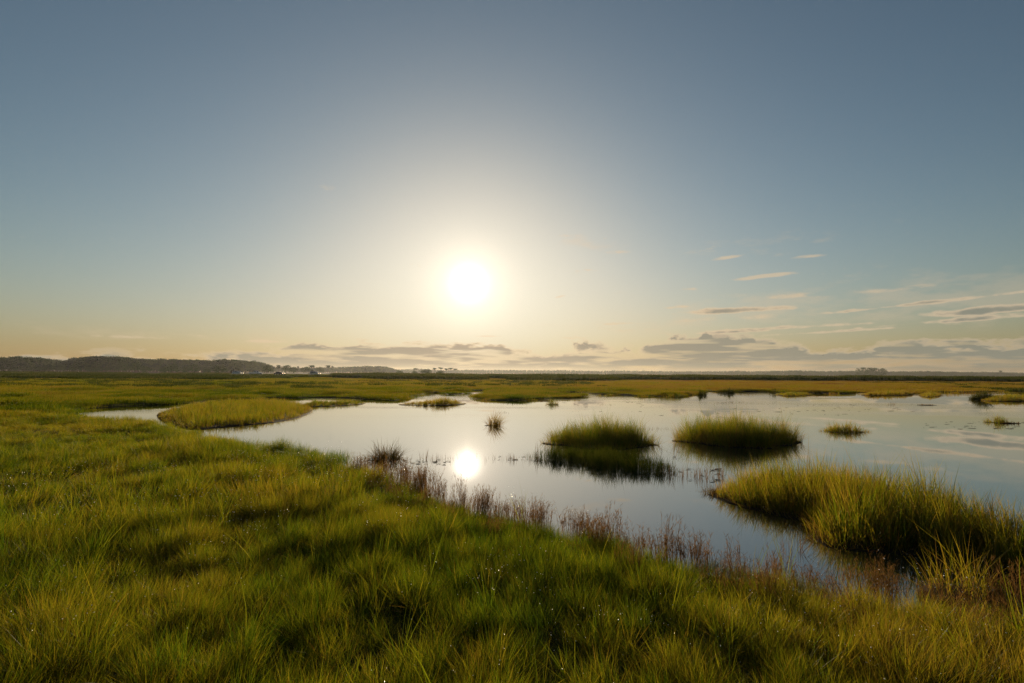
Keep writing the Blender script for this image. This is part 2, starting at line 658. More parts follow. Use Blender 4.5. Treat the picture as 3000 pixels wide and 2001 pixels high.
def merge(parts):
    V, T, tt, rn, ti = [], [], [], [], []
    o = 0
    for v, t, a, b, c in parts:
        V.append(v)
        T.append(t + o)
        tt.append(a)
        rn.append(b)
        ti.append(c)
        o += len(v)
    return np.concatenate(V), np.concatenate(T), np.concatenate(tt), np.concatenate(rn), np.concatenate(ti)


def blade_mesh(name, parts, mat):
    v, t, a, b, c = merge(parts) if isinstance(parts, list) else parts
    return mesh_np(name, v, t, attrs={'t': a, 'rnd': b, 'tint0': c}, mat=mat)


def disc(n, r):
    a = rng.random(n) * 2 * math.pi
    q = np.sqrt(rng.random(n)) * r
    return np.column_stack([np.cos(a) * q, np.sin(a) * q, np.zeros(n)])


def tuft(n, r, h, w, lean, segs=3, bend=1.8, hv=.35, tv=0.0):
    b = disc(n, r)
    out_ = np.arctan2(b[:, 1], b[:, 0]) + rng.normal(size=n) * .9
    hh = h * (1 - hv * rng.random(n)) * (1 - .25 * np.hypot(b[:, 0], b[:, 1]) / r)
    ln = np.abs(rng.normal(size=n)) * lean * .6 + lean * .5 * rng.random(n)
    return blades(b, hh, out_, np.clip(ln, 0, 1.1), w * (.6 + .7 * rng.random(n)), segs, bend, tint=rng.normal(size=n) * tv)


def variants(name, n, make, mat):
    col = bpy.data.collections.new(name)              # kept out of the scene: only a store of shapes
    for _ in range(n):
        col.objects.link(bpy.data.objects.new(name, blade_mesh(name, make(), mat)))
    return col


def scatter(name, col, pts, rot, scl, idx, tint):
    """ONE object of plants nobody could count: a tuft on every point"""
    me = mesh_np(name, pts, attrs={'rot': rot, 'scl': scl, 'idx': idx, 'tint': tint})
    o = obj(name, me)
    ng = bpy.data.node_groups.new(name, 'GeometryNodeTree')
    ng.interface.new_socket('Geometry', in_out='INPUT', socket_type='NodeSocketGeometry')
    ng.interface.new_socket('Geometry', in_out='OUTPUT', socket_type='NodeSocketGeometry')
    N, L = ng.nodes, ng.links
    gi, go = N.new('NodeGroupInput'), N.new('NodeGroupOutput')
    ci = N.new('GeometryNodeCollectionInfo')
    ci.inputs[0].default_value = col
    ci.inputs['Separate Children'].default_value = True
    ci.inputs['Reset Children'].default_value = True
    ip = N.new('GeometryNodeInstanceOnPoints')
    ip.inputs['Pick Instance'].default_value = True

    def na(nm, ty):
        x = N.new('GeometryNodeInputNamedAttribute')
        x.data_type = ty
        x.inputs[0].default_value = nm
        return x.outputs[0]
    e2r = N.new('FunctionNodeEulerToRotation')
    L.new(na('rot', 'FLOAT_VECTOR'), e2r.inputs[0])
    L.new(gi.outputs[0], ip.inputs['Points'])
    L.new(ci.outputs[0], ip.inputs['Instance'])
    L.new(na('idx', 'INT'), ip.inputs['Instance Index'])
    L.new(e2r.outputs[0], ip.inputs['Rotation'])
    L.new(na('scl', 'FLOAT_VECTOR'), ip.inputs['Scale'])
    L.new(ip.outputs[0], go.inputs[0])
    md = o.modifiers.new('scatter', 'NODES')
    md.node_group = ng
    tag(o, kind='stuff')
    return o


def tilt_euler(yaw, dirn, ang):
    """Euler angles of a tuft turned by yaw and then tipped by ang towards the compass direction dirn"""
    n = len(yaw)
    cy, sy = np.cos(yaw), np.sin(yaw)
    Rz = np.zeros((n, 3, 3))
    Rz[:, 0, 0] = cy
    Rz[:, 0, 1] = -sy
    Rz[:, 1, 0] = sy
    Rz[:, 1, 1] = cy
    Rz[:, 2, 2] = 1
    kx, ky = -np.sin(dirn), np.cos(dirn)
    c, s = np.cos(ang), np.sin(ang)
    K = np.zeros((n, 3, 3))
    K[:, 0, 2] = ky
    K[:, 1, 2] = -kx
    K[:, 2, 0] = -ky
    K[:, 2, 1] = kx
    Rk = np.eye(3)[None] + s[:, None, None] * K + (1 - c)[:, None, None] * (K @ K)
    Q = Rk @ Rz
    return np.column_stack([np.arctan2(Q[:, 2, 1], Q[:, 2, 2]), -np.arcsin(np.clip(Q[:, 2, 0], -1, 1)), np.arctan2(Q[:, 1, 0], Q[:, 0, 0])])


def tussocks(p, size, seed):
    """nearest hummock of every point: unit-free distance, direction away from its middle, its own random numbers"""
    g = np.random.default_rng(seed)
    J = g.random((128, 128, 5))
    cell = np.floor(p / size).astype(int)
    best = np.full(len(p), 1e9)
    vec = np.zeros((len(p), 2))
    own = np.zeros((len(p), 3))
    for i in (-1, 0, 1):
        for j in (-1, 0, 1):
            c = cell + (i, j)
            q = J[c[:, 0] % 128, c[:, 1] % 128]
            m = (c + .1 + .8 * q[:, :2]) * size
            d = p - m
            r = np.hypot(d[:, 0], d[:, 1]) / (size * (.55 + .5 * q[:, 2]))
            k = r < best
            best[k] = r[k]
            vec[k] = d[k]
            own[k] = q[k, 2:]
    return best, np.arctan2(vec[:, 1], vec[:, 0]), own


def sector(n, r0, r1, half=57.0):
    a = np.radians((rng.random(n) * 2 - 1) * half)
    r = np.sqrt(r0 * r0 + rng.random(n) * (r1 * r1 - r0 * r0))
    return np.column_stack([np.sin(a) * r, np.cos(a) * r])


def area(r0, r1, half=57.0):
    return math.radians(half) * (r1 * r1 - r0 * r0)


LEFT_ISLAND = np.array([at(*a) for a in [
    (455, 1214), (490, 1243), (560, 1262), (625, 1254), (720, 1246), (800, 1238), (870, 1226), (912, 1206), (905, 1192), (860, 1182), (770, 1178),
    (650, 1180), (560, 1190), (510, 1200)]])


def hue(p):
    """how yellow and dry the meadow is, place by place"""
    x, y = p[:, 0], p[:, 1]
    r = np.hypot(x, y)
    az = np.arctan2(x, y)
    t = .295 + .26 * (vnoise(p, 3.1, 21) - .5) + .22 * (vnoise(p, .9, 22) - .5) + .25 * (vnoise(p * (.35, 1), 9.0, 23) - .5)
    t += np.clip((az - .30) / .5, 0, 1) * np.clip((9 - r) / 4, 0, 1) * .22          # rusty corner at the lower right
    t += np.clip((r - 30) / 60, 0, 1) * (.08 + .34 * np.clip((az + .6) / 1.0, 0, 1))  # the far flats turn golden to the right
    return t


def meadow(name, col, nv, r0, r1, dens, size, hscale, seed, wscale=1.0, fan=.6, where=None, edge=.03, tip=1.0):
    half = 70.0 if r1 < 12 else 60.0
    p = sector(int(area(r0, r1, half) * dens), r0, r1, half)
    d = shore(p)
    ok = d > edge + .12 * rng.random(len(p))
    if where is not None:
        ok &= rng.random(len(p)) < where(p)
    p, d = p[ok], d[ok]
    b, away, own = tussocks(p, size, seed)
    keep = rng.random(len(p)) < np.clip(1.25 - .72 * b ** 2, .10 if tip == 1 else .8, 1)
    p, d, b, away, own = p[keep], d[keep], b[keep], away[keep], own[keep]
    n = len(p)
    bb = np.clip(b, 0, 1.2)
    hum = (.60 + .62 * own[:, 1]) * (1.15 - .55 * bb ** 1.5)
    big = .55 + .85 * vnoise(p, 1.7, 34)
    s = hscale * hum * big * (.75 + .5 * rng.random(n))
    s *= np.clip(.7 + .3 * d / .5, .7, 1)
    low = np.clip(p[:, 0] + 2.2, 0, 1) * (np.hypot(p[:, 0], p[:, 1]) < 12)      # grazed low behind the stalks of the right shore
    s *= 1 - .42 * low * np.clip(1.25 - d / .9, 0, 1)
    sweep = (vnoise(p, 1.6, seed + 9) + vnoise(p, .5, seed + 10) * .5) * 4 * math.pi
    ang = np.clip(.12 + fan * bb ** 1.2, 0, .95) * (.5 + .8 * rng.random(n)) + .25 * np.abs(rng.normal(size=n))
    dirn = np.arctan2(np.sin(away) * bb + .7 * np.sin(sweep), np.cos(away) * bb + .7 * np.cos(sweep)) + rng.normal(size=n) * .55
    rot = tilt_euler(rng.random(n) * 2 * math.pi, dirn, np.clip(ang, 0, 1.15) * tip)
    z = ground_z(p, d) + .20 * min(size, .55) * own[:, 1] * np.clip(1 - bb ** 2, 0, 1) - .02
    scl = np.column_stack([s ** .4 * wscale, s ** .4 * wscale, s])
    tint = hue(p) + .18 * (own[:, 0] - .5) + .09 * rng.normal(size=n)
    return scatter(name, col, np.column_stack([p, z]), rot, scl, rng.integers(0, nv, n), tint)


def spiky(p):
    """the coarser, star-shaped tufts stand to the right and close in front"""
    az = np.arctan2(p[:, 0], p[:, 1])
    return np.clip(.25 + .9 * (az + .35) + .5 * (vnoise(p, 1.3, 71) - .5), .10, 1.0)


def mixed_tuft(n, r, h, w, lean, segs, bend):
    """living blades, stiff ones and drooping ones, with some dead, bent straw among them"""
    m = max(2, n // 8)
    q = n // 3
    live = tuft(n - m - q, r, h, w, lean, segs, bend, tv=.07)
    stiff = tuft(q, r * 1.2, h * 1.12, w * 1.1, lean * 1.5, 2, 1.08, hv=.55, tv=.09)
    v, t, a, c, _ = tuft(m, r, h * .85, w * .9, lean * 2.4, segs, bend)
    return [live, stiff, (v, t, a, c, np.full(len(v), .36))]


col_fine = variants('grass_tuft', 8, lambda: mixed_tuft(60, .085, .38, .0025, .55, 4, 1.6), M_GRASS)
col_star = variants('grass_star', 8, lambda: mixed_tuft(30, .05, .46, .0050, .62, 4, 1.25), M_GRASS)
col_mid = variants('grass_tuft_mid', 6, lambda: mixed_tuft(44, .15, .31, .0050, .55, 3, 1.5), M_GRASS)
col_far = variants('grass_patch', 6, lambda: tuft(110, 1.0, .46, .022, .30, 2, 1.7), M_FLAT)
col_flat = variants('grass_sward', 6, lambda: tuft(170, 2.6, .50, .06, .30, 2, 1.6), M_FLAT)
meadow('meadow_grass', col_fine, 8, .5, 8.5, 130, .36, 1.0, 31, fan=.40)
meadow('coarse_meadow_grass', col_star, 8, .5, 9.5, 58, .33, .86, 35, fan=.5, where=spiky)
meadow('meadow_grass_beyond', col_mid, 6, 8.5, 32, 42, .50, 1.0, 32, fan=.4)
meadow('salt_meadow', col_far, 6, 28, 80, 3.6, 3.0, .72, 33, fan=.3, edge=-.25, tip=.08)
meadow('flats_behind_the_causeway', col_flat, 6, 262, 470, .10, 12.0, .56, 36, fan=.25, edge=-.6, tip=.02, wscale=1.5)
meadow('far_flats', col_flat, 6, 78, 262, .60, 9.0, .56, 34, fan=.25, edge=-.6, tip=.02)


# ------------------------------------------------------------------ grass islands in the pond
def mound(name, poly, top, parent, mat=M_MUD, sink=.35):
    """low bank of mud: rises from the bed of the pond to just above the water"""
    m = poly.mean(0)
    n = len(poly)
    rings = [(1.12, -sink), (1.02, .6 * top - .004), (.92, top * .9), (.6, top), (0.0, top)]
    V = []
    for f, z in rings[:-1]:
        V.append(np.column_stack([m + (poly - m) * f, np.full(n, z) + (rng.random(n) - .5) * .02]))
    V = np.concatenate(V + [[[*m, top]]])
    i = np.arange(n)
    j = (i + 1) % n
    q = np.concatenate([np.stack([r * n + i, r * n + j, (r + 1) * n + j, (r + 1) * n + i], 1) for r in range(len(rings) - 2)])
    b = (len(rings) - 2) * n
    t = np.stack([b + i, b + j, np.full(n, len(V) - 1)], 1)
    return obj(name, mesh_np(name, V, t, q, mat=mat, smooth=True), parent)


def fill(poly, n):
    lo, hi = poly.min(0), poly.max(0)
    P = np.zeros((0, 2))
    while len(P) < n:
        q = lo + rng.random((n * 2, 2)) * (hi - lo)
        P = np.concatenate([P, q[inside(poly, q)]])
    return P[:n]


def poly_area(p):
    x, y = p[:, 0], p[:, 1]
    return abs((x * np.roll(y, -1) - y * np.roll(x, -1)).sum()) / 2


def oval(c, rx, ry, n=22, rough=.12):
    a = np.arange(n) / n * 2 * math.pi
    k = 1 + rough * (rng.random(n) - .5) * 2
    return np.column_stack([c[0] + np.cos(a) * rx * k, c[1] + np.sin(a) * ry * k])


def smooth_poly(p, it=2):
    for _ in range(it):
        q = np.roll(p, -1, 0)
        p = np.stack([.75 * p + .25 * q, .25 * p + .75 * q], 1).reshape(-1, 2)
    return p


def stand(poly, h, dens, width, tint, edge=.35, lean=.30, hmap=None, clumpy=.35, segs=3, knot=.09, per=14):
    """cordgrass in knots of blades: upright inside, shorter, arching out and browner at its ragged rim"""
    nk = max(6, int(poly_area(poly) * dens / per))
    c_ = fill(poly, nk)
    out_ = rng.normal(size=(nk, 2)) * .05
    c_ = c_ + out_
    up = .62 + .60 * rng.random(nk) ** 1.3                       # every knot has its own height
    kt = .13 * rng.normal(size=nk)
    kyaw = rng.random(nk) * 2 * math.pi
    klean = np.abs(rng.normal(size=nk)) * .22
    i = rng.integers(0, nk, int(nk * per))
    n = len(i)
    p = c_[i] + rng.normal(size=(n, 2)) * knot * .6
    d = edge_dist(poly, p) * np.where(inside(poly, p), 1, -1)
    e = np.clip(d / edge, 0, 1)
    cl = vnoise(p, .45, 77)
    ok = (d > -.12) & (rng.random(n) < (1 - clumpy + clumpy * 1.7 * cl))
    p, d, e, cl, i = p[ok], d[ok], e[ok], cl[ok], i[ok]
    n = len(p)
    hh = h * (.52 + .48 * e ** .7) * (.70 + .50 * vnoise(p, .8, 78)) * up[i] * (.62 + .45 * rng.random(n))
    tall = rng.random(n) < .05
    hh = np.where(tall, hh * 1.28, hh)
    if hmap is not None:
        hh = hh * hmap(p)
    m = poly.mean(0)
    o_ = np.arctan2(p[:, 1] - m[1], p[:, 0] - m[0])
    w_ = (1 - e) * 1.2
    yaw = np.arctan2(np.sin(o_) * w_ + np.sin(kyaw[i]) * .8, np.cos(o_) * w_ + np.cos(kyaw[i]) * .8) + rng.normal(size=n) * .9
    ln = lean * (.30 + 1.1 * (1 - e)) * np.abs(rng.normal(size=n)) + .05 + klean[i]
    tn = tint + kt[i] + .08 * rng.normal(size=n) + .22 * (vnoise(p, .7, 79) - .5) + .34 * (1 - e) ** 2 * rng.random(n)
    dead = rng.random(n) < .10 + .30 * (1 - e) ** 2
    tn = np.where(dead, .80 + .15 * rng.random(n), tn)
    ln = np.where(dead, ln + .5 * rng.random(n), ln)
    base = np.column_stack([p, np.full(n, -.05) + .06 * e])
    return blades(base, hh, yaw, np.clip(ln, 0, 1.2), width * (.6 + .8 * rng.random(n)), segs, 1.6, tint=tn)


def grass_island(name, poly, h, dens, width, tint, label, cat, group=None, mat=None, mud=.02, part='blades', **kw):
    poly = smooth_poly(np.asarray(poly))
    m = poly.mean(0)
    root = empty(name, (m[0], m[1], 0))
    tag(root, label, cat, group)
    q = poly - m
    mound('mud_bank', q, mud, root)
    hm = kw.pop('hmap', None)
    b = stand(q, h, dens, width, tint, hmap=None if hm is None else (lambda p: hm(p + m)), **kw)
    o = obj(part, blade_mesh(part, b, mat or M_CORD), root)
    o['kind'] = 'stuff'
    return root


ISL = 'grass islands standing in the pond'
W_POLY = [at(*a) for a in [(2079, 1450), (2150, 1480), (2213, 1494), (2300, 1516), (2375, 1530), (2392, 1580), (2420, 1600), (2468, 1608),
                           (2580, 1617), (2680, 1624), (2850, 1668), (3000, 1712), (3300, 1790)]] + \
         [near(*a) for a in [(3300, 1492, .60), (3000, 1462, .60), (2936, 1448, .60), (2795, 1408, .58), (2663, 1394, .56), (2527, 1368, .52),
                         (2425, 1356, .48), (2315, 1358, .42), (2200, 1372, .34), (2144, 1386, .28), (2090, 1424, .15)]]
grass_island('grass_island', W_POLY, .85, 1500, .0078, .42,
             'largest grass island, tall yellow green cordgrass running out of the picture at the right', 'grass island', ISL,
             hmap=lambda p: np.clip(.58 + .42 * (p[:, 0] - 3.7) / 2.2, .5, 1.0), edge=.35)
c = out(1765, 16.5)
grass_island('grass_island', oval(c, 1.72, 1.30, rough=.22), .86, 1000, .0085, .30,
             'rounded bushy grass island in mid pond behind the low dark grass bank', 'grass island', ISL, edge=.38, lean=.38)
c = out(2151, 17.2)
grass_island('grass_island', oval(c, 1.86, 1.5, rough=.22), .94, 1000, .0085, .36,
             'oval grass island in mid pond with a full dark mirror image below it', 'grass island', ISL, edge=.38, lean=.36)
grass_island('grass_island', [at(*a) for a in [(1540, 1342), (1640, 1356), (1700, 1364), (1760, 1376), (1850, 1388), (1930, 1392), (1995, 1388),
                                               (1960, 1368), (1850, 1350), (1750, 1340), (1640, 1334), (1575, 1336)]], .42, 1300, .0065, .35,
             'low dark ragged grass bank lying across the front of the rounded island', 'grass island', ISL, edge=.15, lean=.22, clumpy=.75, mat=M_REED, mud=-.05)
grass_island('grass_island', LEFT_ISLAND, .47, 300, .012, .42,
             'long flat grass island at the left with water before and behind it', 'grass island', ISL, edge=1.0, lean=.3)
grass_island('grass_spit', [at(*a) for a in [(868, 1192), (960, 1192), (1078, 1184), (1052, 1178), (960, 1180), (900, 1180)]], .36, 240, .016, .34,
             'thin dark grass spit trailing off the right tip of the long left island', 'grass spit', edge=.8)
grass_island('reed_bar', [at(*a) for a in [(1150, 1186), (1230, 1189), (1300, 1189), (1364, 1185), (1362, 1180), (1300, 1179), (1230, 1180)]], .50, 240, .014, .58,
             'long low brown reed bar just left of the glittering sun path', 'reed bar', edge=.9,
             hmap=lambda p: .55 + .75 * np.exp(-((p[:, 0] + 4.9) / .9) ** 2))
grass_island('grass_islet', [at(*a) for a in [(2270, 1159), (2330, 1162), (2380, 1158), (2378, 1155), (2330, 1153), (2280, 1154)]], .36, 190, .020, .42,
             'flat pale green grass islet lying near the far shore right of the bush clumps', 'grass islet', edge=.9)
grass_island('grass_islet', [at(*a) for a in [(2512, 1158), (2560, 1160), (2640, 1159), (2684, 1156), (2670, 1152), (2560, 1153)]], .52, 170, .020, .58,
             'golden brown grass islet hugging the far shore, longest one there', 'grass islet', edge=.9)
grass_island('grass_islet', [at(*a) for a in [(2690, 1161), (2720, 1165), (2758, 1161), (2755, 1155), (2700, 1154)]], .46, 190, .018, .5,
             'small pointed grass islet right of the longest golden one', 'grass islet', edge=.9)
grass_island('grass_islet', [at(*a) for a in [(2870, 1174), (2930, 1177), (3060, 1176), (3060, 1166), (2960, 1164), (2890, 1166)]], .52, 200, .016, .46,
             'yellow green grass islet cut by the right edge of the picture', 'grass islet', edge=.8)


def clump(name, px, py, w, h, dens, width, tint, label, cat, group=None, mat=None, ratio=.7, **kw):
    """a small stand whose foot shows at that pixel"""
    c_ = at(px, py)
    c_ = c_ + c_ / np.hypot(*c_) * w * ratio * .45
    return grass_island(name, oval(c_, w / 2, w * ratio / 2, 12), h, dens, width, tint, label, cat, group, mat, mud=kw.pop('mud', .0), **kw)


T_ = 'small grass tufts out in the water'
clump('grass_tuft', 1442, 1248, .66, .80, 1100, .011, .62, 'dark pointed grass tuft alone in the glowing water beside the sun path', 'grass tuft', T_, edge=.28, lean=.35)
clump('grass_tuft', 2477, 1268, 1.6, .44, 700, .011, .40, 'wide low grass tuft with reddish stems at its left, right of the oval island', 'grass tuft', T_, edge=.3, lean=.6)
clump('grass_tuft', 2919, 1239, 1.0, .42, 650, .012, .36, 'little grass tuft on a dark floating mat near the right edge', 'grass tuft', T_, edge=.25, lean=.6)
clump('grass_tuft', 1619, 1186, .9, .46, 600, .016, .28, 'round green grass tuft alone near the far shore in the middle', 'grass tuft', T_, edge=.3, lean=.5)
for x_, y_, w_, h_, t_, lb in [
        (1425, 1174, 1.6, .36, .38, 'thin green tuft at the left tip of the far bank right of the sun path'),
        (1545, 1174, 2.2, .38, .34, 'flat green tuft on the far bank left of the round green one'),
        (1770, 1160, 1.8, .46, .36, 'dark green tuft on the far bank, first left of the brown clumps'),
        (1885, 1164, 2.0, .52, .32, 'broad dark green tuft bulging from the far bank in mid picture'),
        (1972, 1164, 2.2, .56, .30, 'dark green tuft ending the far bank just before the open gap'),
        (2440, 1155, 2.0, .40, .60, 'golden tuft on the far bank right of the flat pale islet'),
        (2796, 1154, 1.9, .34, .55, 'low golden tuft on the far bank left of the largest brown clump')]:
    clump('grass_tuft', x_, y_, w_, h_, 240, .018, t_, lb, 'grass tuft', 'tufts along the far bank', edge=.5, ratio=.4)
clump('dark_bush_clump', 2054, 1159, 1.15, 0.70, 600, .02, .55, 'squat brown bush clump off the far shore, second from the left there', 'bush clump', 'dark clumps off the far shore', M_REED, edge=.4)
clump('dark_bush_clump', 2014, 1158, 1.0, 0.57, 600, .02, .55, 'squat brown bush clump off the far shore, leftmost there', 'bush clump', 'dark clumps off the far shore', M_REED, edge=.4)
clump('dark_bush_clump', 2112, 1151, .9, 0.61, 600, .022, .55, 'small dark bush clump before the twin bushy one on the far shore', 'bush clump', 'dark clumps off the far shore', M_REED, edge=.4)
clump('dark_bush_clump', 2134, 1152, 1.3, 0.84, 600, .022, .55, 'twin crowned dark bush clump in the far shallows', 'bush clump', 'dark clumps off the far shore', M_REED, edge=.4)
clump('dark_bush_clump', 2172, 1151, .8, 0.46, 600, .022, .55, 'lowest dark bush clump of the row in the far shallows', 'bush clump', 'dark clumps off the far shore', M_REED, edge=.4)
clump('dark_bush_clump', 2264, 1152, .72, 0.89, 600, .022, .55, 'upright egg shaped dark bush clump just left of the flat pale islet', 'bush clump', 'dark clumps off the far shore', M_REED, edge=.3, lean=.1)
clump('dark_bush_clump', 2876, 1171, 1.7, 1.19, 600, .02, .55, 'largest brown bush clump, at the left end of the islet by the right edge', 'bush clump', 'dark clumps off the far shore', M_REED, edge=.6)
clump('weed_mound', 1134, 1351, 1.05, .58, 1100, .010, .45, 'matted brown green weed mound off the near shore left of the sun reflection', 'weed mound', None, M_WEED, edge=.4, lean=.8)


clump('weed_mound', 2094, 1452, .55, .22, 1500, .008, .62, 'low rusty weed mound at the left tip of the largest island', 'weed mound', None, M_WEED, edge=.2, lean=.9, mud=-.03)
clump('weed_mound', 2404, 1588, .45, .24, 1900, .007, .66, 'rusty weed mound where the largest island bulges into the channel', 'weed mound', None, M_WEED, edge=.2, lean=.9, mud=-.03)


clump('grass_stand', 2840, 1790, .85, .66, 700, .0052, .42, 'bright yellow green grass stand on the near shore below the largest island', 'grass stand', edge=.25, lean=.4, mud=.06)


def twigs(name, pts, h, label, cat='reed stems', group=None, width=.007, spread=.05, lean=.25, tint=.35, mat=None):
    """bare stems standing out of the water round the given points"""
    pts = np.asarray(pts)
    m = pts.mean(0)
    n = len(pts)
    k = 3
    p = np.repeat(pts - m, k, 0) + rng.normal(size=(n * k, 2)) * spread
    b = blades(np.column_stack([p, np.full(len(p), -.12)]), .12 + h * (.35 + .65 * rng.random(len(p))), rng.random(len(p)) * 6.3,
               np.abs(rng.normal(size=len(p))) * lean, width, 3, 1.3, tint=tint)
    o = obj(name, blade_mesh(name, b, mat or M_STALK))
    o.location = (*m, 0)
    return tag(o, label, cat, group)


def row(px0, py0, px1, py1, n, jitter=2.0):
    s = np.sort(rng.random(n))
    return [at(px0 + (px1 - px0) * q, py0 + (py1 - py0) * q + rng.normal() * jitter) for q in s]


G_ST = 'sparse stems standing in the water'
twigs('sparse_reed_patch', row(1195, 1349, 1335, 1346, 20), .20, 'straggling brown stems in a row left of the sun reflection', group=G_ST)
twigs('sparse_reed_patch', [at(1240 + rng.normal() * 4, 1345) for _ in range(5)], .34, 'upright knot of brown stems between the weed mound and the sun reflection', group=G_ST)
twigs('sparse_reed_patch', row(1345, 1343, 1460, 1343, 12), .16, 'thin stems crossing the water just behind the bright sun reflection', group=G_ST)
twigs('sparse_reed_patch', row(1455, 1346, 1580, 1346, 22), .24, 'brown stems in a row at the left tip of the low dark grass bank', group=G_ST)
twigs('sparse_reed_patch', [at(1573 + rng.normal() * 3, 1340) for _ in range(4)], .55, 'tallest lone brown stalk, left of the rounded island', group=G_ST, spread=.02, lean=.06)
twigs('sparse_reed_patch', row(1945, 1392, 2120, 1402, 62, 6), .30, 'dense rusty stems bridging the low dark bank and the large right island', group=G_ST, tint=.5)
twigs('sparse_reed_patch', row(1885, 1257, 1970, 1258, 30, 1.5), .16, 'brown weedy stems between the two mid pond islands', group=G_ST, spread=.12, lean=.8)
twigs('sparse_reed_patch', row(1455, 1209, 1500, 1209, 10, .8), .11, 'short dark stems behind the pointed tuft', group=G_ST, width=.014)
twigs('sparse_reed_patch', row(1755, 1186, 1800, 1186, 10, .6), .12, 'few short stems in open water right of the round green tuft', group=G_ST, width=.016)
twigs('sparse_reed_patch', row(2070, 1181, 2196, 1179, 16, .6), .16, 'dotted line of short stems in front of the dark bush clumps', group=G_ST, width=.018)
twigs('sparse_reed_patch', row(2598, 1186, 2624, 1186, 7, .5), .30, 'thin reddish stems beside the small floating mat at the far right', group=G_ST, width=.016)
twigs('sparse_reed_patch', [at(1975 + rng.normal() * 5, 1318) for _ in range(3)] + [at(1950, 1322), at(1938, 1318)], .35,
      'slanting stems in the gap between the two mid pond islands', group=G_ST, lean=.6)
twigs('sparse_reed_patch', row(1800, 1150 + 22, 1850, 1172, 4, .5), .08, 'faint short stems off the far bank left of the dark clumps', group=G_ST, width=.02)
twigs('sparse_reed_patch', [at(2290 + 70 * rng.random(), 1600 + 25 * rng.random()) for _ in range(10)], .28, 'leaning stems in the narrow channel by the large right island', group=G_ST, lean=.7)


def mat_of_weed(px, py, w, label):
    c_ = at(px, py)
    p = oval(c_, w / 2, w * .16, 14, .35)
    m = p.mean(0)
    root = empty('weed_mat', (*m, 0))
    tag(root, label, 'weed mat', 'dark weed mats on the water')
    V = np.column_stack([p - m, np.full(len(p), .012)])
    V2 = np.column_stack([(p - m) * 1.06, np.full(len(p), -.04)])
    n = len(p)
    i = np.arange(n)
    j = (i + 1) % n
    me = mesh_np('mat', np.concatenate([V, V2, [[0, 0, .035]]]), np.stack([i, j, np.full(n, 2 * n)], 1), np.stack([n + i, n + j, j, i], 1), mat=M_MUD)
    obj('mat', me, root)
    q = fill(p - m, 60)
    b = blades(np.column_stack([q, np.full(60, .01)]), .05 + .08 * rng.random(60), rng.random(60) * 6.3, rng.random(60), .02, 2, 1.5, tint=.6)
    o = obj('stems', blade_mesh('stems', b, M_STALK), root)
    o['kind'] = 'stuff'


mat_of_weed(2713, 1187, 1.3, 'dark weed mat right of the reddish stems in the far right water')
mat_of_weed(2962, 1241, .8, 'dark weed mat reaching right from the little tuft near the right edge')
mat_of_weed(1600, 1172 + 3, 1.2, 'thin dark weed mat just left of the round green tuft')


def floating_weed():
    V, T = [], []
    o = 0
    for x0, x1, y0, y1, n in ((2240, 2680, 1184, 1216, 60), (1880, 2320, 1196, 1222, 34), (2700, 3000, 1236, 1262, 40), (1560, 2000, 1176, 1206, 34),
                              (1960, 2010, 1320, 1345, 6), (1110, 1320, 1340, 1366, 34), (1460, 1590, 1338, 1356, 22), (1960, 2130, 1372, 1412, 40)):
        rows_ = rng.random(max(2, n // 8))
        for _ in range(n):
            f = rows_[rng.integers(len(rows_))] + rng.normal() * .09
            c_ = at(x0 + (x1 - x0) * rng.random(), y0 + (y1 - y0) * np.clip(f, 0, 1))
            far = np.hypot(*c_)
            a = np.arange(7) / 7 * 2 * math.pi
            rr = (.006 + .0030 * far * rng.random() ** 2) * (.4 + 1.2 * rng.random(7))
            V.append(np.column_stack([c_[0] + np.cos(a) * rr * 1.8, c_[1] + np.sin(a) * rr, .006 + .012 * rng.random(7)]))
            T.append(np.array([(0, i, i + 1) for i in range(1, 6)]) + o)
            o += 7
    tag(obj('floating_weed', mesh_np('floating_weed', np.concatenate(V), np.concatenate(T), mat=M_MUD)), kind='stuff')


floating_weed()


# ------------------------------------------------------------------ brown stalks along the near shore
def stalk_mesh(n, h, r):
    b = disc(n, r)
    hh = h * (.6 + .4 * rng.random(n))
    yaw = rng.random(n) * 6.3
    ln = .04 + .10 * np.abs(rng.normal(size=n))
    parts = [blades(b, hh, yaw, ln, .0055, 3, 1.3, tint=.15 + .4 * rng.random(n))]
    for k in range(9):                                  # short side twigs held close to the stem
        f = .35 + .62 * rng.random(n)
        up = np.sqrt(1 - np.minimum(ln, .98) ** 2 * .75)
        q = np.column_stack([b[:, 0] + np.cos(yaw) * ln * hh * f ** 1.3, b[:, 1] + np.sin(yaw) * ln * hh * f ** 1.3, hh * up * f])
        parts.append(blades(q, hh * (.10 + .10 * rng.random(n)) * (1.25 - f * .6), rng.random(n) * 6.3, .25 + .45 * rng.random(n), .0045, 2, 1.0,
                            tint=.3 + .6 * rng.random(n)))
    return blade_mesh('stalk_clump', parts, M_STALK)


shore_pts = np.array(NEAR_SHORE)
seg = np.hypot(*np.diff(shore_pts, axis=0).T)
cum = np.concatenate([[0], np.cumsum(seg)])


def along(s):
    return np.array([np.interp(s, cum, shore_pts[:, 0]), np.interp(s, cum, shore_pts[:, 1])])


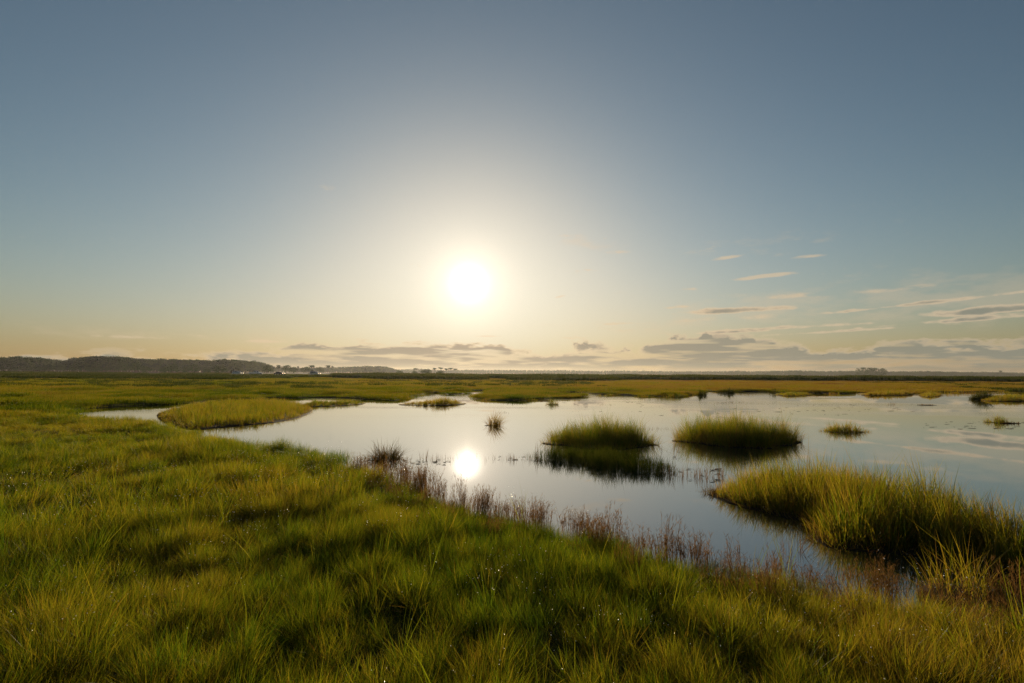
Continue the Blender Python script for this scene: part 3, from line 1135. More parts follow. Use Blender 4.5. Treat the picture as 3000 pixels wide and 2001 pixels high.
stalks = [stalk_mesh(12 + 2 * k, .62, .07 + .012 * k) for k in range(8)]
s0, s1 = cum[9], cum[28]
N_ST = 200
for i in range(N_ST):
    s = s0 + (s1 - s0) * (i + rng.random()) / N_ST
    p = along(s)
    tdir = along(s + .05) - along(s - .05)
    nrm = np.array((tdir[1], -tdir[0])) / np.hypot(*tdir)          # towards the land
    p = p + nrm * (rng.random() ** 1.3 * 1.15 - .22)
    o = obj('stalk_clump', stalks[i % 8])
    k = .48 + .46 * rng.random()
    k *= .75 + .35 * math.sin(s * 3.1) ** 2
    o.location = (p[0], p[1], .0)
    o.rotation_euler = (rng.normal() * .06, rng.normal() * .06, rng.random() * 6.3)
    o.scale = (.8 + .5 * rng.random(),) * 2 + (k,)
    f = (i + .5) / N_ST
    where = ('below the sun reflection' if f < .30 else 'before the low dark grass bank' if f < .55 else
             'where the water narrows' if f < .78 else 'facing the large right island')
    tag(o, ('tall' if k > .62 else 'short') + ' dry brown stalk clump on the near shore ' + where, 'stalk clump', 'brown stalk clumps along the near shore, ' + where)


# ------------------------------------------------------------------ taller shoots above the meadow
def shoot_mesh():
    n = rng.integers(3, 7)
    b = disc(n, .025)
    y0 = rng.random() * 6.3
    return blade_mesh('grass_shoot', blades(b, 0.50 + .26 * rng.random(n), y0 + np.where(rng.random(n) < .5, 0, math.pi) + rng.normal(size=n) * .5,
                                            0.10 + .45 * rng.random(n), .0062, 5, 1.7, tint=.22 + .12 * rng.random(n)), M_CORD)


shoots = [shoot_mesh() for _ in range(14)]
k = 0
while k < 44:
    p = sector(1, 2.4, 11, 48)
    if shore(p)[0] < .3:
        continue
    o = obj('grass_shoot', shoots[k % 14])
    o.location = (p[0, 0], p[0, 1], .1)
    o.rotation_euler = (rng.normal() * .15, rng.normal() * .15, rng.random() * 6.3)
    s = .75 + .35 * rng.random()
    o.scale = (s, s, s)
    side = 'left' if p[0, 0] < -1.2 else 'middle' if p[0, 0] < 1.2 else 'right'
    dist = 'close in front' if p[0, 1] < 4 else 'midway to the pond' if p[0, 1] < 7 else 'farther back'
    tag(o, 'pale green shoot above the meadow grass, %s, picture %s' % (dist, side), 'grass shoot',
        'taller shoots in the near meadow, %s, %s' % (dist, side))
    k += 1


# ------------------------------------------------------------------ dew on the blades
def dew():
    bm_v = []
    t = (1 + 5 ** .5) / 2
    ico = np.array([(-1, t, 0), (1, t, 0), (-1, -t, 0), (1, -t, 0), (0, -1, t), (0, 1, t), (0, -1, -t), (0, 1, -t), (t, 0, -1), (t, 0, 1), (-t, 0, -1), (-t, 0, 1)])
    ico /= np.hypot(1, t)
    fc = np.array([(0, 11, 5), (0, 5, 1), (0, 1, 7), (0, 7, 10), (0, 10, 11), (1, 5, 9), (5, 11, 4), (11, 10, 2), (10, 7, 6), (7, 1, 8), (3, 9, 4), (3, 4, 2),
                   (3, 2, 6), (3, 6, 8), (3, 8, 9), (4, 9, 5), (2, 4, 11), (6, 2, 10), (8, 6, 7), (9, 8, 1)])
    p = sector(9500, 2.2, 13, 50)
    d = shore(p)
    keep = (d > .05) & (rng.random(len(p)) < np.clip(vnoise(p, .8, 91) * 2.6 - 1.1, .02, 1))
    p = p[keep]
    n = len(p)
    b, aw, own = tussocks(p, .46, 31)
    z = .12 + .37 * (.60 + .62 * own[:, 1]) * (1.15 - .55 * np.clip(b, 0, 1.2) ** 1.5) * (.55 + .85 * vnoise(p, 1.7, 34)) * (.8 + .35 * rng.random(n))
    r = (.0016 + .0034 * rng.random(n) ** 2) * (.6 + .09 * np.hypot(*p.T))
    V = (np.column_stack([p, z])[:, None, :] + ico[None] * r[:, None, None]).reshape(-1, 3)
    T = (np.arange(n) * 12)[:, None, None] + fc[None]
    k_ = Nodes('dew_water')
    g = k_.n('ShaderNodeBsdfGlossy')
    g.inputs['Roughness'].default_value = .32
    g.inputs['Color'].default_value = (1, .95, .85, 1)
    o = obj('dew_drops', mesh_np('dew_drops', V, T.reshape(-1, 3), mat=k_.surface(g.outputs[0]), smooth=True))
    tag(o, kind='stuff')


dew()


# ------------------------------------------------------------------ belt of tall reeds across the flats
def reed_belt():
    def reeds():
        n = 70
        b = disc(n, 2.2)
        return blades(b, 2.15 * (.6 + .4 * rng.random(n)), rng.random(n) * 6.3, .05 + .16 * rng.random(n), .16, 2, 1.5, tint=.12 * rng.normal(size=n))
    col = variants('reed_clump', 5, reeds, M_REED)
    P, Sc, Ti = [], [], []

    def run(x0, x1, d0, d1, n, h, t, gap=0.0):
        px = x0 + (x1 - x0) * rng.random(n)
        dd = d0 + (d1 - d0) * rng.random(n)
        q = np.array([out(a, b) for a, b in zip(px, dd)])
        keep = vnoise(q * (.5, .2), 14.0, 61) > gap
        q = q[keep]
        P.append(q)
        Sc.append(h * (.75 + .3 * vnoise(q, 11, 62) + .15 * rng.random(len(q))))
        Ti.append(t + .15 * rng.normal(size=len(q)))
    run(980, 3250, 172, 215, 3000, .98, .40)
    run(1080, 1420, 150, 175, 260, .75, .5, .35)
    run(1500, 1800, 150, 175, 260, .7, .45, .4)
    run(-250, 630, 175, 190, 520, .55, .35, .25)
    run(630, 990, 180, 205, 420, .50, .35, .2)
    run(-300, 1000, 243, 300, 700, .42, .55, .3)
    run(980, 3250, 75, 150, 700, .24, .35, .52)
    run(-250, 980, 60, 120, 420, .24, .30, .5)
    run(1900, 3200, 62, 72, 240, .24, .5, .45)  # dark reeds added to stand in for bank shade at the far water's edge
    run(-250, 1000, 125, 140, 420, .50, .40, .42)
    run(500, 1000, 140, 160, 260, .40, .35, .4)
    run(-250, 700, 300, 330, 420, .75, .45, .3)
    p = np.concatenate(P)
    s = np.concatenate(Sc)
    n = len(p)
    scatter('reed_belt', col, np.column_stack([p, ground_z(p, np.full(n, 5.0))]), np.column_stack([np.zeros((n, 2)), rng.random(n) * 6.3]),
            np.column_stack([np.clip(s * 2, .45, 1), np.clip(s * 2, .45, 1), s]), rng.integers(0, 5, n), np.concatenate(Ti))


reed_belt()


# ------------------------------------------------------------------ trees
def tube(pts, rad, n=6):
    pts = np.asarray(pts, float)
    rad = np.asarray(rad, float)
    V = []
    for i, (p, r) in enumerate(zip(pts, rad)):
        d = pts[min(i + 1, len(pts) - 1)] - pts[max(i - 1, 0)]
        d = d / np.linalg.norm(d)
        u = np.cross(d, (0, 1, .3))
        u /= np.linalg.norm(u)
        w = np.cross(d, u)
        a = np.arange(n) / n * 2 * math.pi
        V.append(p + r * (np.cos(a)[:, None] * u + np.sin(a)[:, None] * w))
    V = np.concatenate(V)
    i = np.arange(n)
    j = (i + 1) % n
    Q = np.concatenate([np.stack([k * n + i, k * n + j, (k + 1) * n + j, (k + 1) * n + i], 1) for k in range(len(pts) - 1)])
    return V, Q


def limbs(h, crown, wide, g):
    """trunk with branches that carry the crown; returns shape and the tips of the branches"""
    r0 = .018 * h + .05
    bow = g.normal(size=2) * .03 * h
    ts = np.linspace(0, 1, 6)
    path = np.column_stack([bow[0] * ts ** 2, bow[1] * ts ** 2, h * .93 * ts])
    V, Q = tube(path, r0 * (1 - .8 * ts) + .03, 7)
    tips = [path[-1]]
    for k in range(9):
        f = crown + (1 - crown) * (k + g.random()) / 9 * .95
        st = np.array([np.interp(f, ts, path[:, c]) for c in range(3)])
        a = k * 2.4 + g.random()
        L = wide * (.45 + .5 * g.random()) * (1.15 - .6 * (f - crown) / (1 - crown))
        en = st + np.array((math.cos(a) * L, math.sin(a) * L, L * (.25 + .35 * g.random())))
        md = (st + en) / 2 + (0, 0, -.06 * L)
        v, q = tube([st, md, en], [r0 * .32, r0 * .2, r0 * .07], 5)
        Q = np.concatenate([Q, q + len(V)])
        V = np.concatenate([V, v])
        tips += [en, (st + en) / 2 + (0, 0, .1 * L)]
    return V, Q, np.array(tips)


def leaf_cloud(cent, rad, n, size, g, flat=.75):
    """small leaf sprays spread through lumps of the given centres"""
    k = g.integers(0, len(cent), n)
    d = g.normal(size=(n, 3))
    d /= np.linalg.norm(d, axis=1)[:, None]
    p = cent[k] + d * (rad[k] * g.random(n) ** .4)[:, None] * (1, 1, flat)
    a = g.normal(size=(n, 3))
    b = g.normal(size=(n, 3))
    a /= np.linalg.norm(a, axis=1)[:, None]
    b -= (b * a).sum(1)[:, None] * a
    b /= np.linalg.norm(b, axis=1)[:, None]
    s = size * (.5 + .9 * g.random(n))[:, None]
    V = np.stack([p + a * s, p - a * s * .5 + b * s * .7, p - a * s * .5 - b * s * .7], 1).reshape(-1, 3)
    T = np.arange(3 * n).reshape(-1, 3)
    return V, T, np.full(3 * n, .5), np.repeat(g.random(n), 3), np.repeat((g.random(len(cent))[k] - .5) * .3 + .35, 3)


def tree_parts(h, w, kind, seed, n=520):
    g = np.random.default_rng(seed)
    crown = {'pine': .50, 'broad': .18, 'umbrella': .68, 'bush': .05}[kind]
    V, Q, tips = limbs(h, crown, w * .5, g)
    rad = w * {'pine': .20, 'broad': .24, 'umbrella': .19, 'bush': .26}[kind] * (.7 + .6 * g.random(len(tips)))
    cen = tips.copy()
    if kind in ('broad', 'bush'):
        m = g.normal(size=(16, 3))
        m /= np.linalg.norm(m, axis=1)[:, None]
        lo = h * crown
        ex = np.column_stack([m[:, 0] * w * .36, m[:, 1] * w * .36, lo + (h - lo) * (.45 + .38 * m[:, 2])])
        cen = np.concatenate([cen, ex])
        rad = np.concatenate([rad, w * .2 * (.7 + .6 * g.random(16))])
    lf = leaf_cloud(cen, rad, n, max(.16, w * .055) * (1.0 if n > 500 else 1.45), g, .7 if kind != 'umbrella' else .4)
    z = lf[0][:, 2]
    lf[0][:, 2] = np.maximum(np.where(z > .88 * h, .88 * h + (z - .88 * h) * .55, z), .1)
    return V, Q, lf


def tree(name, px, top, wpx, d, kind, label, cat='tree', group='lone trees before the woods', mat=None, z0=.5):
    p = out(px, d)
    h = EYE + (horizon(px) - top) / F * d - z0
    w = wpx / F * d
    root = empty(name, (*p, z0), rng.random() * 6)
    tag(root, label, cat, group)
    V, Q, lf = tree_parts(h, w, kind, int(px), 620)
    obj('trunk', mesh_np('trunk', V, None, Q, mat=M_BARK), root)
    obj('crown', blade_mesh('crown', lf, mat or (M_LEAF if kind in ('broad', 'bush') else M_PINE)), root)


LT = 'lone trees before the left wood'
tree('tree', 398, 1062, 30, 430, 'broad', 'tall loose tree at the foot of the left wood, leftmost of the lone trees', group=LT)
tree('tree', 428, 1073, 26, 440, 'bush', 'low spreading bush right beside the leftmost lone tree', 'bush', LT)
tree('tree', 482, 1074, 24, 425, 'bush', 'small dark bush left of the big green tree before the left wood', 'bush', LT)
tree('tree', 506, 1066, 36, 420, 'broad', 'big round green tree in the middle of the left wood', group=LT)
tree('tree', 545, 1072, 24, 400, 'bush', 'smaller half of the paired pale green trees before the left wood', group=LT)
tree('tree', 568, 1065, 28, 400, 'broad', 'taller half of the paired pale green trees before the left wood', group=LT)
tree('tree', 644, 1073, 36, 380, 'bush', 'dome shaped green tree left of the leftmost car', group=LT)
tree('tree', 606, 1080, 22, 400, 'bush', 'low dark bush left of the dome shaped tree', 'bush', LT)
tree('tree', 697, 1081, 14, 330, 'bush', 'small dark bush peeping over the roof of the leftmost white car', 'bush', LT)
tree('tree', 276, 1079, 22, 470, 'bush', 'faint low bush at the foot of the left wood, left of all the others', 'bush', LT)
tree('tree', 782, 1070, 34, 420, 'broad', 'leaning grey green tree closing the right end of the left wood', group=LT)
MT = 'trees between the woods behind the cars'
tree('tree', 817, 1068, 18, 620, 'pine', 'pine standing just past the right end of the left wood', group=MT)
tree('tree', 839, 1069, 30, 600, 'broad', 'dark rounded tree between the two right hand cars, largest there', group=MT)
tree('tree', 860, 1074, 26, 640, 'broad', 'pale rounded tree right of the dark one behind the cars', group=MT)
tree('tree', 872, 1071, 9, 650, 'umbrella', 'slender tufted pine left of the rightmost car', group=MT)
tree('tree', 896, 1075, 30, 700, 'broad', 'low hazy tree directly behind the tail of the rightmost car', group=MT)
tree('tree', 914, 1069, 20, 640, 'umbrella', 'tall flat topped pine rising above the rightmost car', group=MT)
tree('tree', 915, 1082, 9, 300, 'pine', 'small dark evergreen right behind the roof of the rightmost car', group=MT)
tree('tree', 938, 1075, 24, 760, 'broad', 'hazy tree between the flat topped pine and the twin pines', group=MT)
tree('tree', 961, 1069, 18, 720, 'umbrella', 'left, wider one of the twin pines with bare trunks', group=MT)
tree('tree', 973, 1070, 10, 720, 'umbrella', 'right, slimmer one of the twin pines with bare trunks', group=MT)
CT = 'hazy trees below the sun'
tree('tree', 1170, 1086, 22, 500, 'bush', 'grey bush at the right foot of the second wood', 'bush', CT)
tree('tree', 1215, 1086, 16, 520, 'bush', 'pointed dark bush left of the low round one below the sun', 'bush', CT)
tree('tree', 1247, 1084, 36, 520, 'bush', 'wide low round bush below the sun', 'bush', CT)
tree('tree', 1290, 1087, 24, 560, 'bush', 'flat grey bush under the row of umbrella pines', 'bush', CT)
tree('tree', 1219, 1078, 16, 1050, 'umbrella', 'faint pine leftmost of the hazy row below the sun', group=CT)
tree('tree', 1274, 1077, 14, 900, 'umbrella', 'umbrella pine starting the hazy row left of the sun column', group=CT)
tree('tree', 1291, 1076, 18, 900, 'umbrella', 'tallest umbrella pine of the hazy row below the sun', group=CT)
tree('tree', 1308, 1079, 16, 900, 'umbrella', 'lower umbrella pine in the middle of the hazy row', group=CT)
tree('tree', 1321, 1077, 18, 900, 'umbrella', 'broad umbrella pine with a gap of sky under its crown', group=CT)
tree('tree', 1334, 1079, 13, 900, 'umbrella', 'last umbrella pine at the right end of the hazy row', group=CT)
RT = 'clump of taller trees on the right horizon'
tree('tree', 2514, 1077, 15, 1100, 'broad', 'small separate tree at the left end of the tall clump on the right horizon', group=RT)
tree('tree', 2532, 1075, 24, 1100, 'broad', 'tallest rounded tree of the clump on the right horizon', group=RT)
tree('tree', 2548, 1075.5, 24, 1110, 'broad', 'rounded tree right of the tallest in the clump on the right horizon', group=RT)
tree('tree', 2565, 1076.5, 26, 1105, 'broad', 'wide tree in the right half of the clump on the right horizon', group=RT)
tree('tree', 2587, 1078.5, 24, 1100, 'broad', 'sloping tree ending the clump on the right horizon', group=RT)
tree('tree', 2932, 1084, 10, 1400, 'umbrella', 'lone umbrella pine above the far tree line near the right edge', group=None)


def wood(name, prof, depth, step, hgt, rows, seed, kinds=('pine', 'broad', 'broad'), under=True, n_leaf=260, dens=1.0):
    """a distant wood that reads as one mass: prof lists photograph columns with the row of the tree tops"""
    g = np.random.default_rng(seed)
    col = bpy.data.collections.new(name)
    for k in range(8):
        h = hgt * (.92 + .16 * g.random())
        V, Q, lf = tree_parts(h, h * (.50 + .20 * g.random()), kinds[k % len(kinds)], seed * 31 + k, n_leaf)
        me = blade_mesh(name, lf, M_PINE if kinds[k % len(kinds)] == 'pine' else M_LEAF)
        t = mesh_np('trunk', V, None, Q, mat=M_BARK)
        import bmesh
        bm = bmesh.new()
        bm.from_mesh(me)
        nf = len(bm.faces)
        bm.from_mesh(t)
        bm.faces.ensure_lookup_table()
        for f in bm.faces[nf:]:
            f.material_index = 1
        me2 = bpy.data.meshes.new(name)
        bm.to_mesh(me2)
        bm.free()
        me2.materials.append(me.materials[0])
        me2.materials.append(M_BARK)
        col.objects.link(bpy.data.objects.new(name, me2))
    xs = np.array([a for a, _ in prof], float)
    ys = np.array([b for _, b in prof], float)
    P, Sc = [], []
    px = xs[0]
    while px < xs[-1]:
        top = np.interp(px, xs, ys)
        d = (hgt + .5 - EYE) * F / max(horizon(px) - top, 3)
        d = float(np.clip(d, depth[0], depth[1]))
        want = (horizon(px) - top) / F * d + EYE - .5
        for r in range(rows):
            q = out(px + g.normal() * step * .3, d * (1 + .045 * r + .02 * g.random()))
            P.append(q)
            Sc.append(want / hgt * (.90 + .14 * g.random() + .02 * r))
        for _ in range(3 if under else 0):
            P.append(out(px + g.normal() * step * .6, d * (.982 + .01 * g.random())))
            Sc.append(want / hgt * (.30 + .40 * g.random()))
        px += step * (.7 + .6 * g.random()) / dens
    p = np.array(P)
    s = np.array(Sc)
    n = len(p)
    scatter(name, col, np.column_stack([p, np.full(n, .45)]), np.column_stack([np.zeros((n, 2)), g.random(n) * 6.3]),
            np.column_stack([s, s, s]), g.integers(0, 8, n), .06 * g.normal(size=n))


wood('pine_wood', [(-420, 1046), (-200, 1044), (0, 1044), (30, 1043), (60, 1042), (100, 1044), (135, 1046), (150, 1051), (175, 1053), (190, 1055), (200, 1050),
                   (212, 1047), (240, 1044), (270, 1040.5), (310, 1041), (350, 1042.5), (400, 1047), (430, 1050), (480, 1049), (520, 1050), (560, 1052),
                   (620, 1053), (655, 1050.5), (690, 1052), (720, 1054), (745, 1056), (765, 1060), (785, 1065), (800, 1071)], (480, 900), 5.0, 17.0, 4, 3)
wood('second_wood', [(800, 1076), (870, 1077), (960, 1076), (1000, 1074.5), (1040, 1073), (1075, 1071.5), (1105, 1071.5), (1130, 1073.5), (1150, 1078), (1165, 1083)],
     (800, 1250), 4.0, 16.0, 3, 4)
wood('far_tree_line', [(1100, 1083), (1180, 1081), (1240, 1080), (1300, 1083), (1360, 1082.5), (1500, 1083), (1600, 1084), (1640, 1083), (1700, 1085), (1760, 1086),
                       (1800, 1084.5), (1900, 1086), (2000, 1087), (2120, 1086.5), (2160, 1085), (2200, 1087), (2330, 1084.5), (2420, 1086.5), (2500, 1085.5),
                       (2600, 1087.5), (2660, 1086.5), (2720, 1086), (2800, 1088), (2900, 1089), (3000, 1091), (3200, 1091.5), (3500, 1093)],
     (1500, 2000), 4.2, 17.0, 2, 5, n_leaf=200, kinds=('broad', 'broad', 'pine'), dens=1.5)


# ------------------------------------------------------------------ causeway and cars
def box_np(x0, x1, y0, y1, z0, z1):
    v = np.array([(x0, y0, z0), (x1, y0, z0), (x1, y1, z0), (x0, y1, z0), (x0, y0, z1), (x1, y0, z1), (x1, y1, z1), (x0, y1, z1)])
    q = np.array([(0, 3, 2, 1), (4, 5, 6, 7), (0, 1, 5, 4), (1, 2, 6, 5), (2, 3, 7, 6), (3, 0, 4, 7)])
    return v, q


ROAD_Y, ROAD_Z = 234.0, .85
k = Nodes('road_gravel')
pb = k.n('ShaderNodeBsdfPrincipled')
k.put(pb.inputs['Base Color'], k.ramp(k.noise(3, 4), [(.3, (.20, .17, .12)), (.7, (.30, .26, .19))]))
pb.inputs['Roughness'].default_value = .9
V = np.array([(x, ROAD_Y + y, z) for x in (-420, 60) for y, z in ((-7, .2), (-3.6, ROAD_Z), (3.6, ROAD_Z), (7, .2))])
Q = np.array([(0, 4, 5, 1), (1, 5, 6, 2), (2, 6, 7, 3)])[:, ::-1]
tag(obj('causeway_road', mesh_np('causeway_road', V, None, Q, mat=k.surface(pb.outputs[0]))), kind='structure')

M_TYRE = bsdf('tyre_rubber', (.02, .02, .02), .8)
M_RIM = bsdf('alloy_rim', (.45, .45, .46), .3, .9)
M_GLASS = bsdf('tinted_glass', (.02, .025, .028), .05, 0, .8)
M_TRIM = bsdf('black_trim', (.025, .025, .027), .5)
M_LAMP = bsdf('headlight_lens', (.9, .85, .7), .1, emit=(1, .74, .40), estr=2.2)
M_TAIL = bsdf('tail_light', (.35, .02, .02), .2)


def slab(poly, y0, y1, inset=0.0):
    """side outline (x, z) carried across the car; the upper edge may be drawn in by inset"""
    P = np.array(poly, float)
    zt, zb = P[:, 1].max(), P[:, 1].min()
    ins = inset * (P[:, 1] - zb) / max(zt - zb, 1e-6)
    n = len(P)
    A = np.column_stack([P[:, 0], y0 + ins, P[:, 1]])
    B = np.column_stack([P[:, 0], y1 - ins, P[:, 1]])
    import bmesh
    bm = bmesh.new()
    a = [bm.verts.new(v) for v in A]
    b = [bm.verts.new(v) for v in B]
    bm.faces.new(a)
    bm.faces.new(b[::-1])
    for i in range(n):
        j = (i + 1) % n
        bm.faces.new((a[j], a[i], b[i], b[j]))
    bmesh.ops.recalc_face_normals(bm, faces=bm.faces)
    return bm


def bm_obj(name, bm, mat, parent, bevel=0.0):
    import bmesh
    if bevel:
        bmesh.ops.bevel(bm, geom=list(bm.edges), offset=bevel, segments=2, affect='EDGES', clamp_overlap=True)
    me = bpy.data.meshes.new(name)
    bm.to_mesh(me)
    bm.free()
    me.materials.append(mat)
    return obj(name, me, parent)


def wheel(x, y, r, parent):
    import bmesh

    def ring(name, prof, mat, par):
        n = 20
        a = np.arange(n) / n * 2 * math.pi
        V = np.concatenate([np.column_stack([rr * np.cos(a), np.full(n, yy), rr * np.sin(a)]) for rr, yy in prof])
        i = np.arange(n)
        j = (i + 1) % n
        Q_ = np.concatenate([np.stack([q * n + i, q * n + j, (q + 1) * n + j, (q + 1) * n + i], 1) for q in range(len(prof) - 1)])
        return obj(name, mesh_np(name, V, None, Q_, mat=mat), par)
    w = ring('wheel', [(.30 * r, -.06), (.30 * r, .06), (.01, .06)], M_TRIM, parent)
    w.location = (x, y, r)
    ring('tyre', [(.62 * r, -.11), (.95 * r, -.11), (r, -.07), (r, .07), (.95 * r, .11), (.62 * r, .11), (.62 * r, -.11)], M_TYRE, w)
    ring('rim', [(.02, -.09), (.25 * r, -.075), (.62 * r, -.10), (.62 * r, .10), (.25 * r, .075), (.02, .09)], M_RIM, w)


def car(name, px, d, heading, body, cabin, side_w, W, paint, label, cat, wheels, r=.36, lights=True, roof_z=None, extra=None):
    import bmesh
    p = out(px, d)
    root = empty(name, (p[0], p[1], ROAD_Z), math.radians(heading))
    tag(root, label, cat, 'cars driving along the causeway')
    b = W / 2
    bo = bm_obj('body', slab(body, -b, b), paint, root, .05)
    ca = bm_obj('cabin', slab(cabin, -b + .04, b - .04, .20), paint, root, .04)
    zb = min(z for _, z in cabin)
    zt = max(z for _, z in cabin)
    for sgn in (-1, 1):
        for poly in side_w:                             # panes set just proud of the leaning cabin side
            def yy(z):
                return sgn * (b - .04 - .20 * (z - zb) / (zt - zb) + .006)
            V_ = np.array([(x, yy(z), z) for x, z in poly] + [(x, yy(z) - sgn * .02, z) for x, z in poly])
            n = len(poly)
            bm = bmesh.new()
            vs = [bm.verts.new(v) for v in V_]
            bm.faces.new(vs[:n])
            bm.faces.new(vs[n:][::-1])
            for i in range(n):
                bm.faces.new((vs[(i + 1) % n], vs[i], vs[n + i], vs[n + (i + 1) % n]))
            bmesh.ops.recalc_face_normals(bm, faces=bm.faces)
            bm_obj('side_window', bm, M_GLASS, root)
    # windscreen and rear window lie on the sloping ends of the cabin
    C_ = sorted(cabin, key=lambda q: q[0])
    front = sorted(C_[-2:], key=lambda q: q[1])
    rear = sorted(C_[:2], key=lambda q: q[1])
    for nm, (lo, hi), s in (('windscreen', front, 1), ('rear_window', rear, -1)):
        (xa, za), (xb, zb_) = lo, hi
        q = []
        for f in (.14, .9):
            x = xa + (xb - xa) * f + s * .012
            z = za + (zb_ - za) * f + .012
            half = b - .04 - .20 * (z - zb) / (zt - zb) - .09
            q += [(x, -half, z), (x, half, z)]
        v = np.array(q + [(x - s * .02, y, z - .01) for x, y, z in q])
        o_ = mesh_np(nm, v, None, np.array([(0, 1, 3, 2), (4, 6, 7, 5), (0, 2, 6, 4), (1, 5, 7, 3), (0, 4, 5, 1), (2, 3, 7, 6)]), mat=M_GLASS)
        obj(nm, o_, root)
    xf = max(x for x, _ in body)
    xr = min(x for x, _ in body)
    for sgn in (-1, 1):
        v, q = box_np(xf - .16, xf + .015, sgn * (b - .27) - .19, sgn * (b - .27) + .19, .70, .88)
        obj('headlight', mesh_np('headlight', v, None, q, mat=M_LAMP if lights else M_RIM), root)
        v, q = box_np(xr - .012, xr + .10, sgn * (b - .22) - .14, sgn * (b - .22) + .14, .80, 1.0)
        obj('tail_light', mesh_np('tail_light', v, None, q, mat=M_TAIL), root)
        for wx in wheels:
            wheel(wx, sgn * (b - .10), r, root)
    v, q = box_np(xf - .06, xf + .02, -b + .5, b - .5, .62, .80)
    obj('grille', mesh_np('grille', v, None, q, mat=M_TRIM), root)
    v, q = box_np(xf - .12, xf + .05, -b + .06, b - .06, .38, .56)
    obj('bumper', mesh_np('bumper', v, None, q, mat=M_TRIM), root)
    if extra:
        extra(root, b)
    return root


P_WHITE = bsdf('white_paint', (.70, .72, .74), .25)
P_SILVER = bsdf('silver_paint', (.48, .52, .54), .25, .3)
P_DARK = bsdf('dark_green_paint', (.028, .034, .032), .2)
SUV_BODY = [(-2.35, .40), (2.30, .40), (2.38, .62), (2.34, .92), (1.15, 1.06), (-2.30, 1.10), (-2.42, .75)]
SUV_CAB = [(-2.28, 1.04), (1.25, 1.02), (.55, 1.72), (-1.95, 1.76)]
SUV_WIN = [[(.0, 1.12), (.92, 1.12), (.42, 1.62), (.0, 1.64)], [(-1.05, 1.12), (-.08, 1.12), (-.08, 1.64), (-1.05, 1.66)], [(-2.05, 1.14), (-1.15, 1.12), (-1.15, 1.66), (-1.80, 1.67)]]


def rails(root, b):
    for s in (-1, 1):
        v, q = box_np(-1.7, .35, s * (b - .34) - .03, s * (b - .34) + .03, 1.765, 1.82)
        obj('roof_rail', mesh_np('roof_rail', v, None, q, mat=M_TRIM), root)


def ladder_rack(root, b):
    """lumber rack: posts, two long rails and cross bars reaching over the open bed and the roof"""
    v, q = box_np(-2.95, -.55, -b + .12, b - .12, .70, .76)
    obj('bed_floor', mesh_np('bed_floor', v, None, q, mat=M_TRIM), root)
    for s in (-1, 1):
        v, q = box_np(-2.95, 1.0, s * (b - .12) - .035, s * (b - .12) + .035, 1.98, 2.06)
        obj('rack_rail', mesh_np('rack_rail', v, None, q, mat=M_TRIM), root)
        for x in (-2.85, -1.75, -.62):
            v, q = box_np(x - .035, x + .035, s * (b - .12) - .03, s * (b - .12) + .03, 1.05, 1.98)
            obj('rack_post', mesh_np('rack_post', v, None, q, mat=M_TRIM), root)
    for x in (-2.8, -1.6, -.5, .6):
        v, q = box_np(x - .04, x + .04, -b + .06, b - .06, 2.06, 2.11)
        obj('cross_bar', mesh_np('cross_bar', v, None, q, mat=M_TRIM), root)


car('white_suv', 697, 234, -14, SUV_BODY, SUV_CAB, SUV_WIN, 1.9, P_WHITE, 'white estate car with its headlights on, leftmost car on the causeway', 'car', (-1.45, 1.5), extra=rails)
car('pickup_truck', 749, 234, -14, [(-3.0, .48), (2.75, .48), (2.84, .70), (2.80, 1.02), (1.45, 1.14), (-3.0, 1.16)],
    [(-.55, 1.10), (1.55, 1.10), (.85, 1.86), (-.42, 1.88)], [[(.42, 1.20), (1.20, 1.20), (.74, 1.74), (.42, 1.76)], [(-.42, 1.20), (.34, 1.20), (.34, 1.76), (-.36, 1.78)]],
    1.95, P_WHITE, 'pale pickup truck with a tall dark ladder rack over its bed', 'pickup truck', (-1.85, 1.8), .40, False, extra=ladder_rack)
car('dark_sedan', 819, 235, -16, [(-2.35, .34), (2.30, .34), (2.38, .52), (2.30, .78), (1.05, .92), (-1.6, .96), (-2.36, .92), (-2.42, .6)],
    [(-1.95, .90), (1.15, .88), (.30, 1.42), (-1.05, 1.44)], [[(-.25, .98), (.78, .97), (.22, 1.34), (-.25, 1.36)], [(-1.45, .98), (-.33, .98), (-.33, 1.36), (-.98, 1.36)]],
    1.85, P_DARK, 'dark low saloon car with a pale windscreen and lit headlight', 'car', (-1.45, 1.45), .33)
car('silver_suv', 923, 233, -14, SUV_BODY, SUV_CAB, SUV_WIN, 1.9, P_SILVER, 'silver estate car below a small dark evergreen, rightmost car on the causeway', 'car', (-1.45, 1.5), extra=rails)


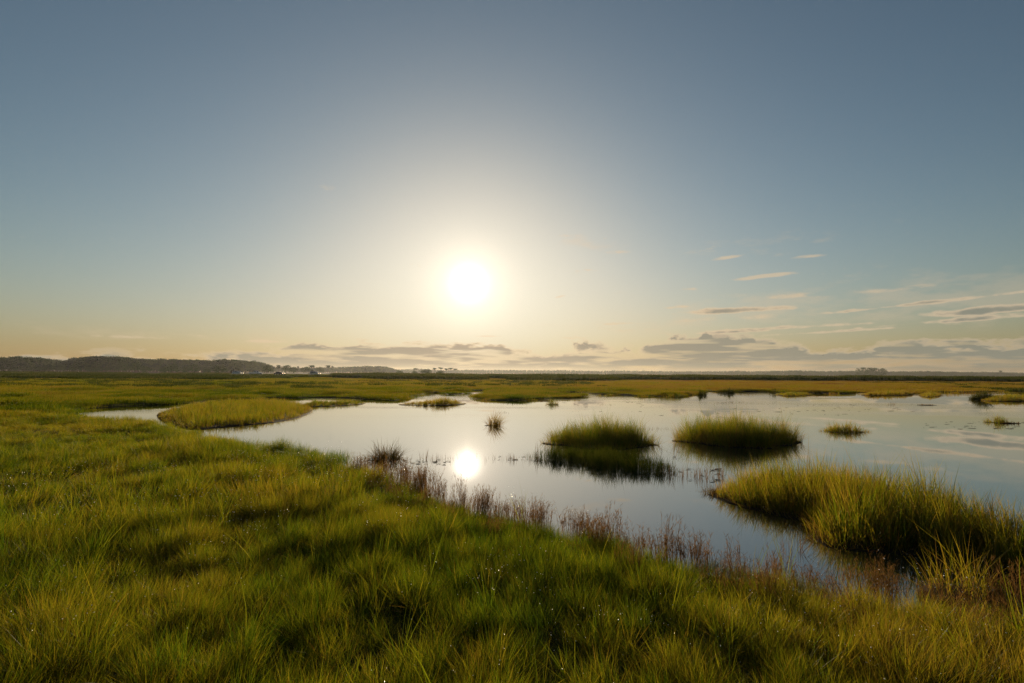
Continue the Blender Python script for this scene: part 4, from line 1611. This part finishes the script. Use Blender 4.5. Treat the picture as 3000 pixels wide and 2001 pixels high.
# ------------------------------------------------------------------ birds
def bird(px, py, d, span, heading, label):
    v = ray(px, py)
    p = np.array((v.x, v.y, v.z)) / v.y * d + (0, 0, EYE)
    root = empty('bird', p, math.radians(heading))
    tag(root, label, 'bird')
    ts = np.linspace(-.5, .5, 7)
    V, Q = tube(np.column_stack([ts * span * .42, 0 * ts, .02 * span * np.sin(ts * 3)]), span * np.array((.008, .035, .05, .052, .04, .022, .012))[::-1], 8)
    obj('body', mesh_np('body', V, None, Q, mat=M_TRIM, smooth=True), root)
    for s in (-1, 1):
        L_ = [(.07, .03, .01), (-.09, .03, .01), (.09, .22, .17), (-.07, .22, .16), (.0, .5, .24), (-.06, .47, .225)]
        top = np.array([(x * span, s * y * span, z * span) for x, y, z in L_])
        me = mesh_np('wing', np.concatenate([top, top - (0, 0, .008 * span)]), None,
                     np.array([(0, 1, 3, 2), (2, 3, 5, 4), (6, 8, 9, 7), (8, 10, 11, 9), (0, 2, 8, 6), (2, 4, 10, 8), (1, 7, 9, 3), (3, 9, 11, 5), (4, 5, 11, 10), (0, 6, 7, 1)]), mat=M_TRIM)
        obj('wing', me, root)
    t = np.array([(-.20, 0, 0), (-.34, -.07, 0), (-.34, .07, 0)]) * span
    obj('tail', mesh_np('tail', np.concatenate([t, t - (0, 0, .006 * span)]), np.array([(0, 1, 2), (3, 5, 4)]), np.array([(0, 3, 4, 1), (1, 4, 5, 2), (2, 5, 3, 0)]), mat=M_TRIM), root)


bird(2411, 1041, 120, .62, 100, 'dark bird with raised wings flying low over the right tree line')
bird(1802, 1083.5, 150, .40, 60, 'tiny dark bird skimming the tree line right of the sun')


# ------------------------------------------------------------------ morning haze
def haze():
    v, q = box_np(-2600, 2600, -2600, 2600, -2.0, 27.0)
    me = mesh_np('haze', v, None, q)
    m = bpy.data.materials.new('haze_air')
    m.use_nodes = True
    t = m.node_tree
    t.nodes.clear()
    o_ = t.nodes.new('ShaderNodeOutputMaterial')
    pv = t.nodes.new('ShaderNodeVolumePrincipled')
    pv.inputs['Color'].default_value = (.90, .90, .90, 1)
    pv.inputs['Density'].default_value = HAZE
    pv.inputs['Anisotropy'].default_value = .5
    t.links.new(pv.outputs[0], o_.inputs['Volume'])
    me.materials.append(m)
    tag(obj('haze', me), kind='stuff')


HAZE = .00007
haze()
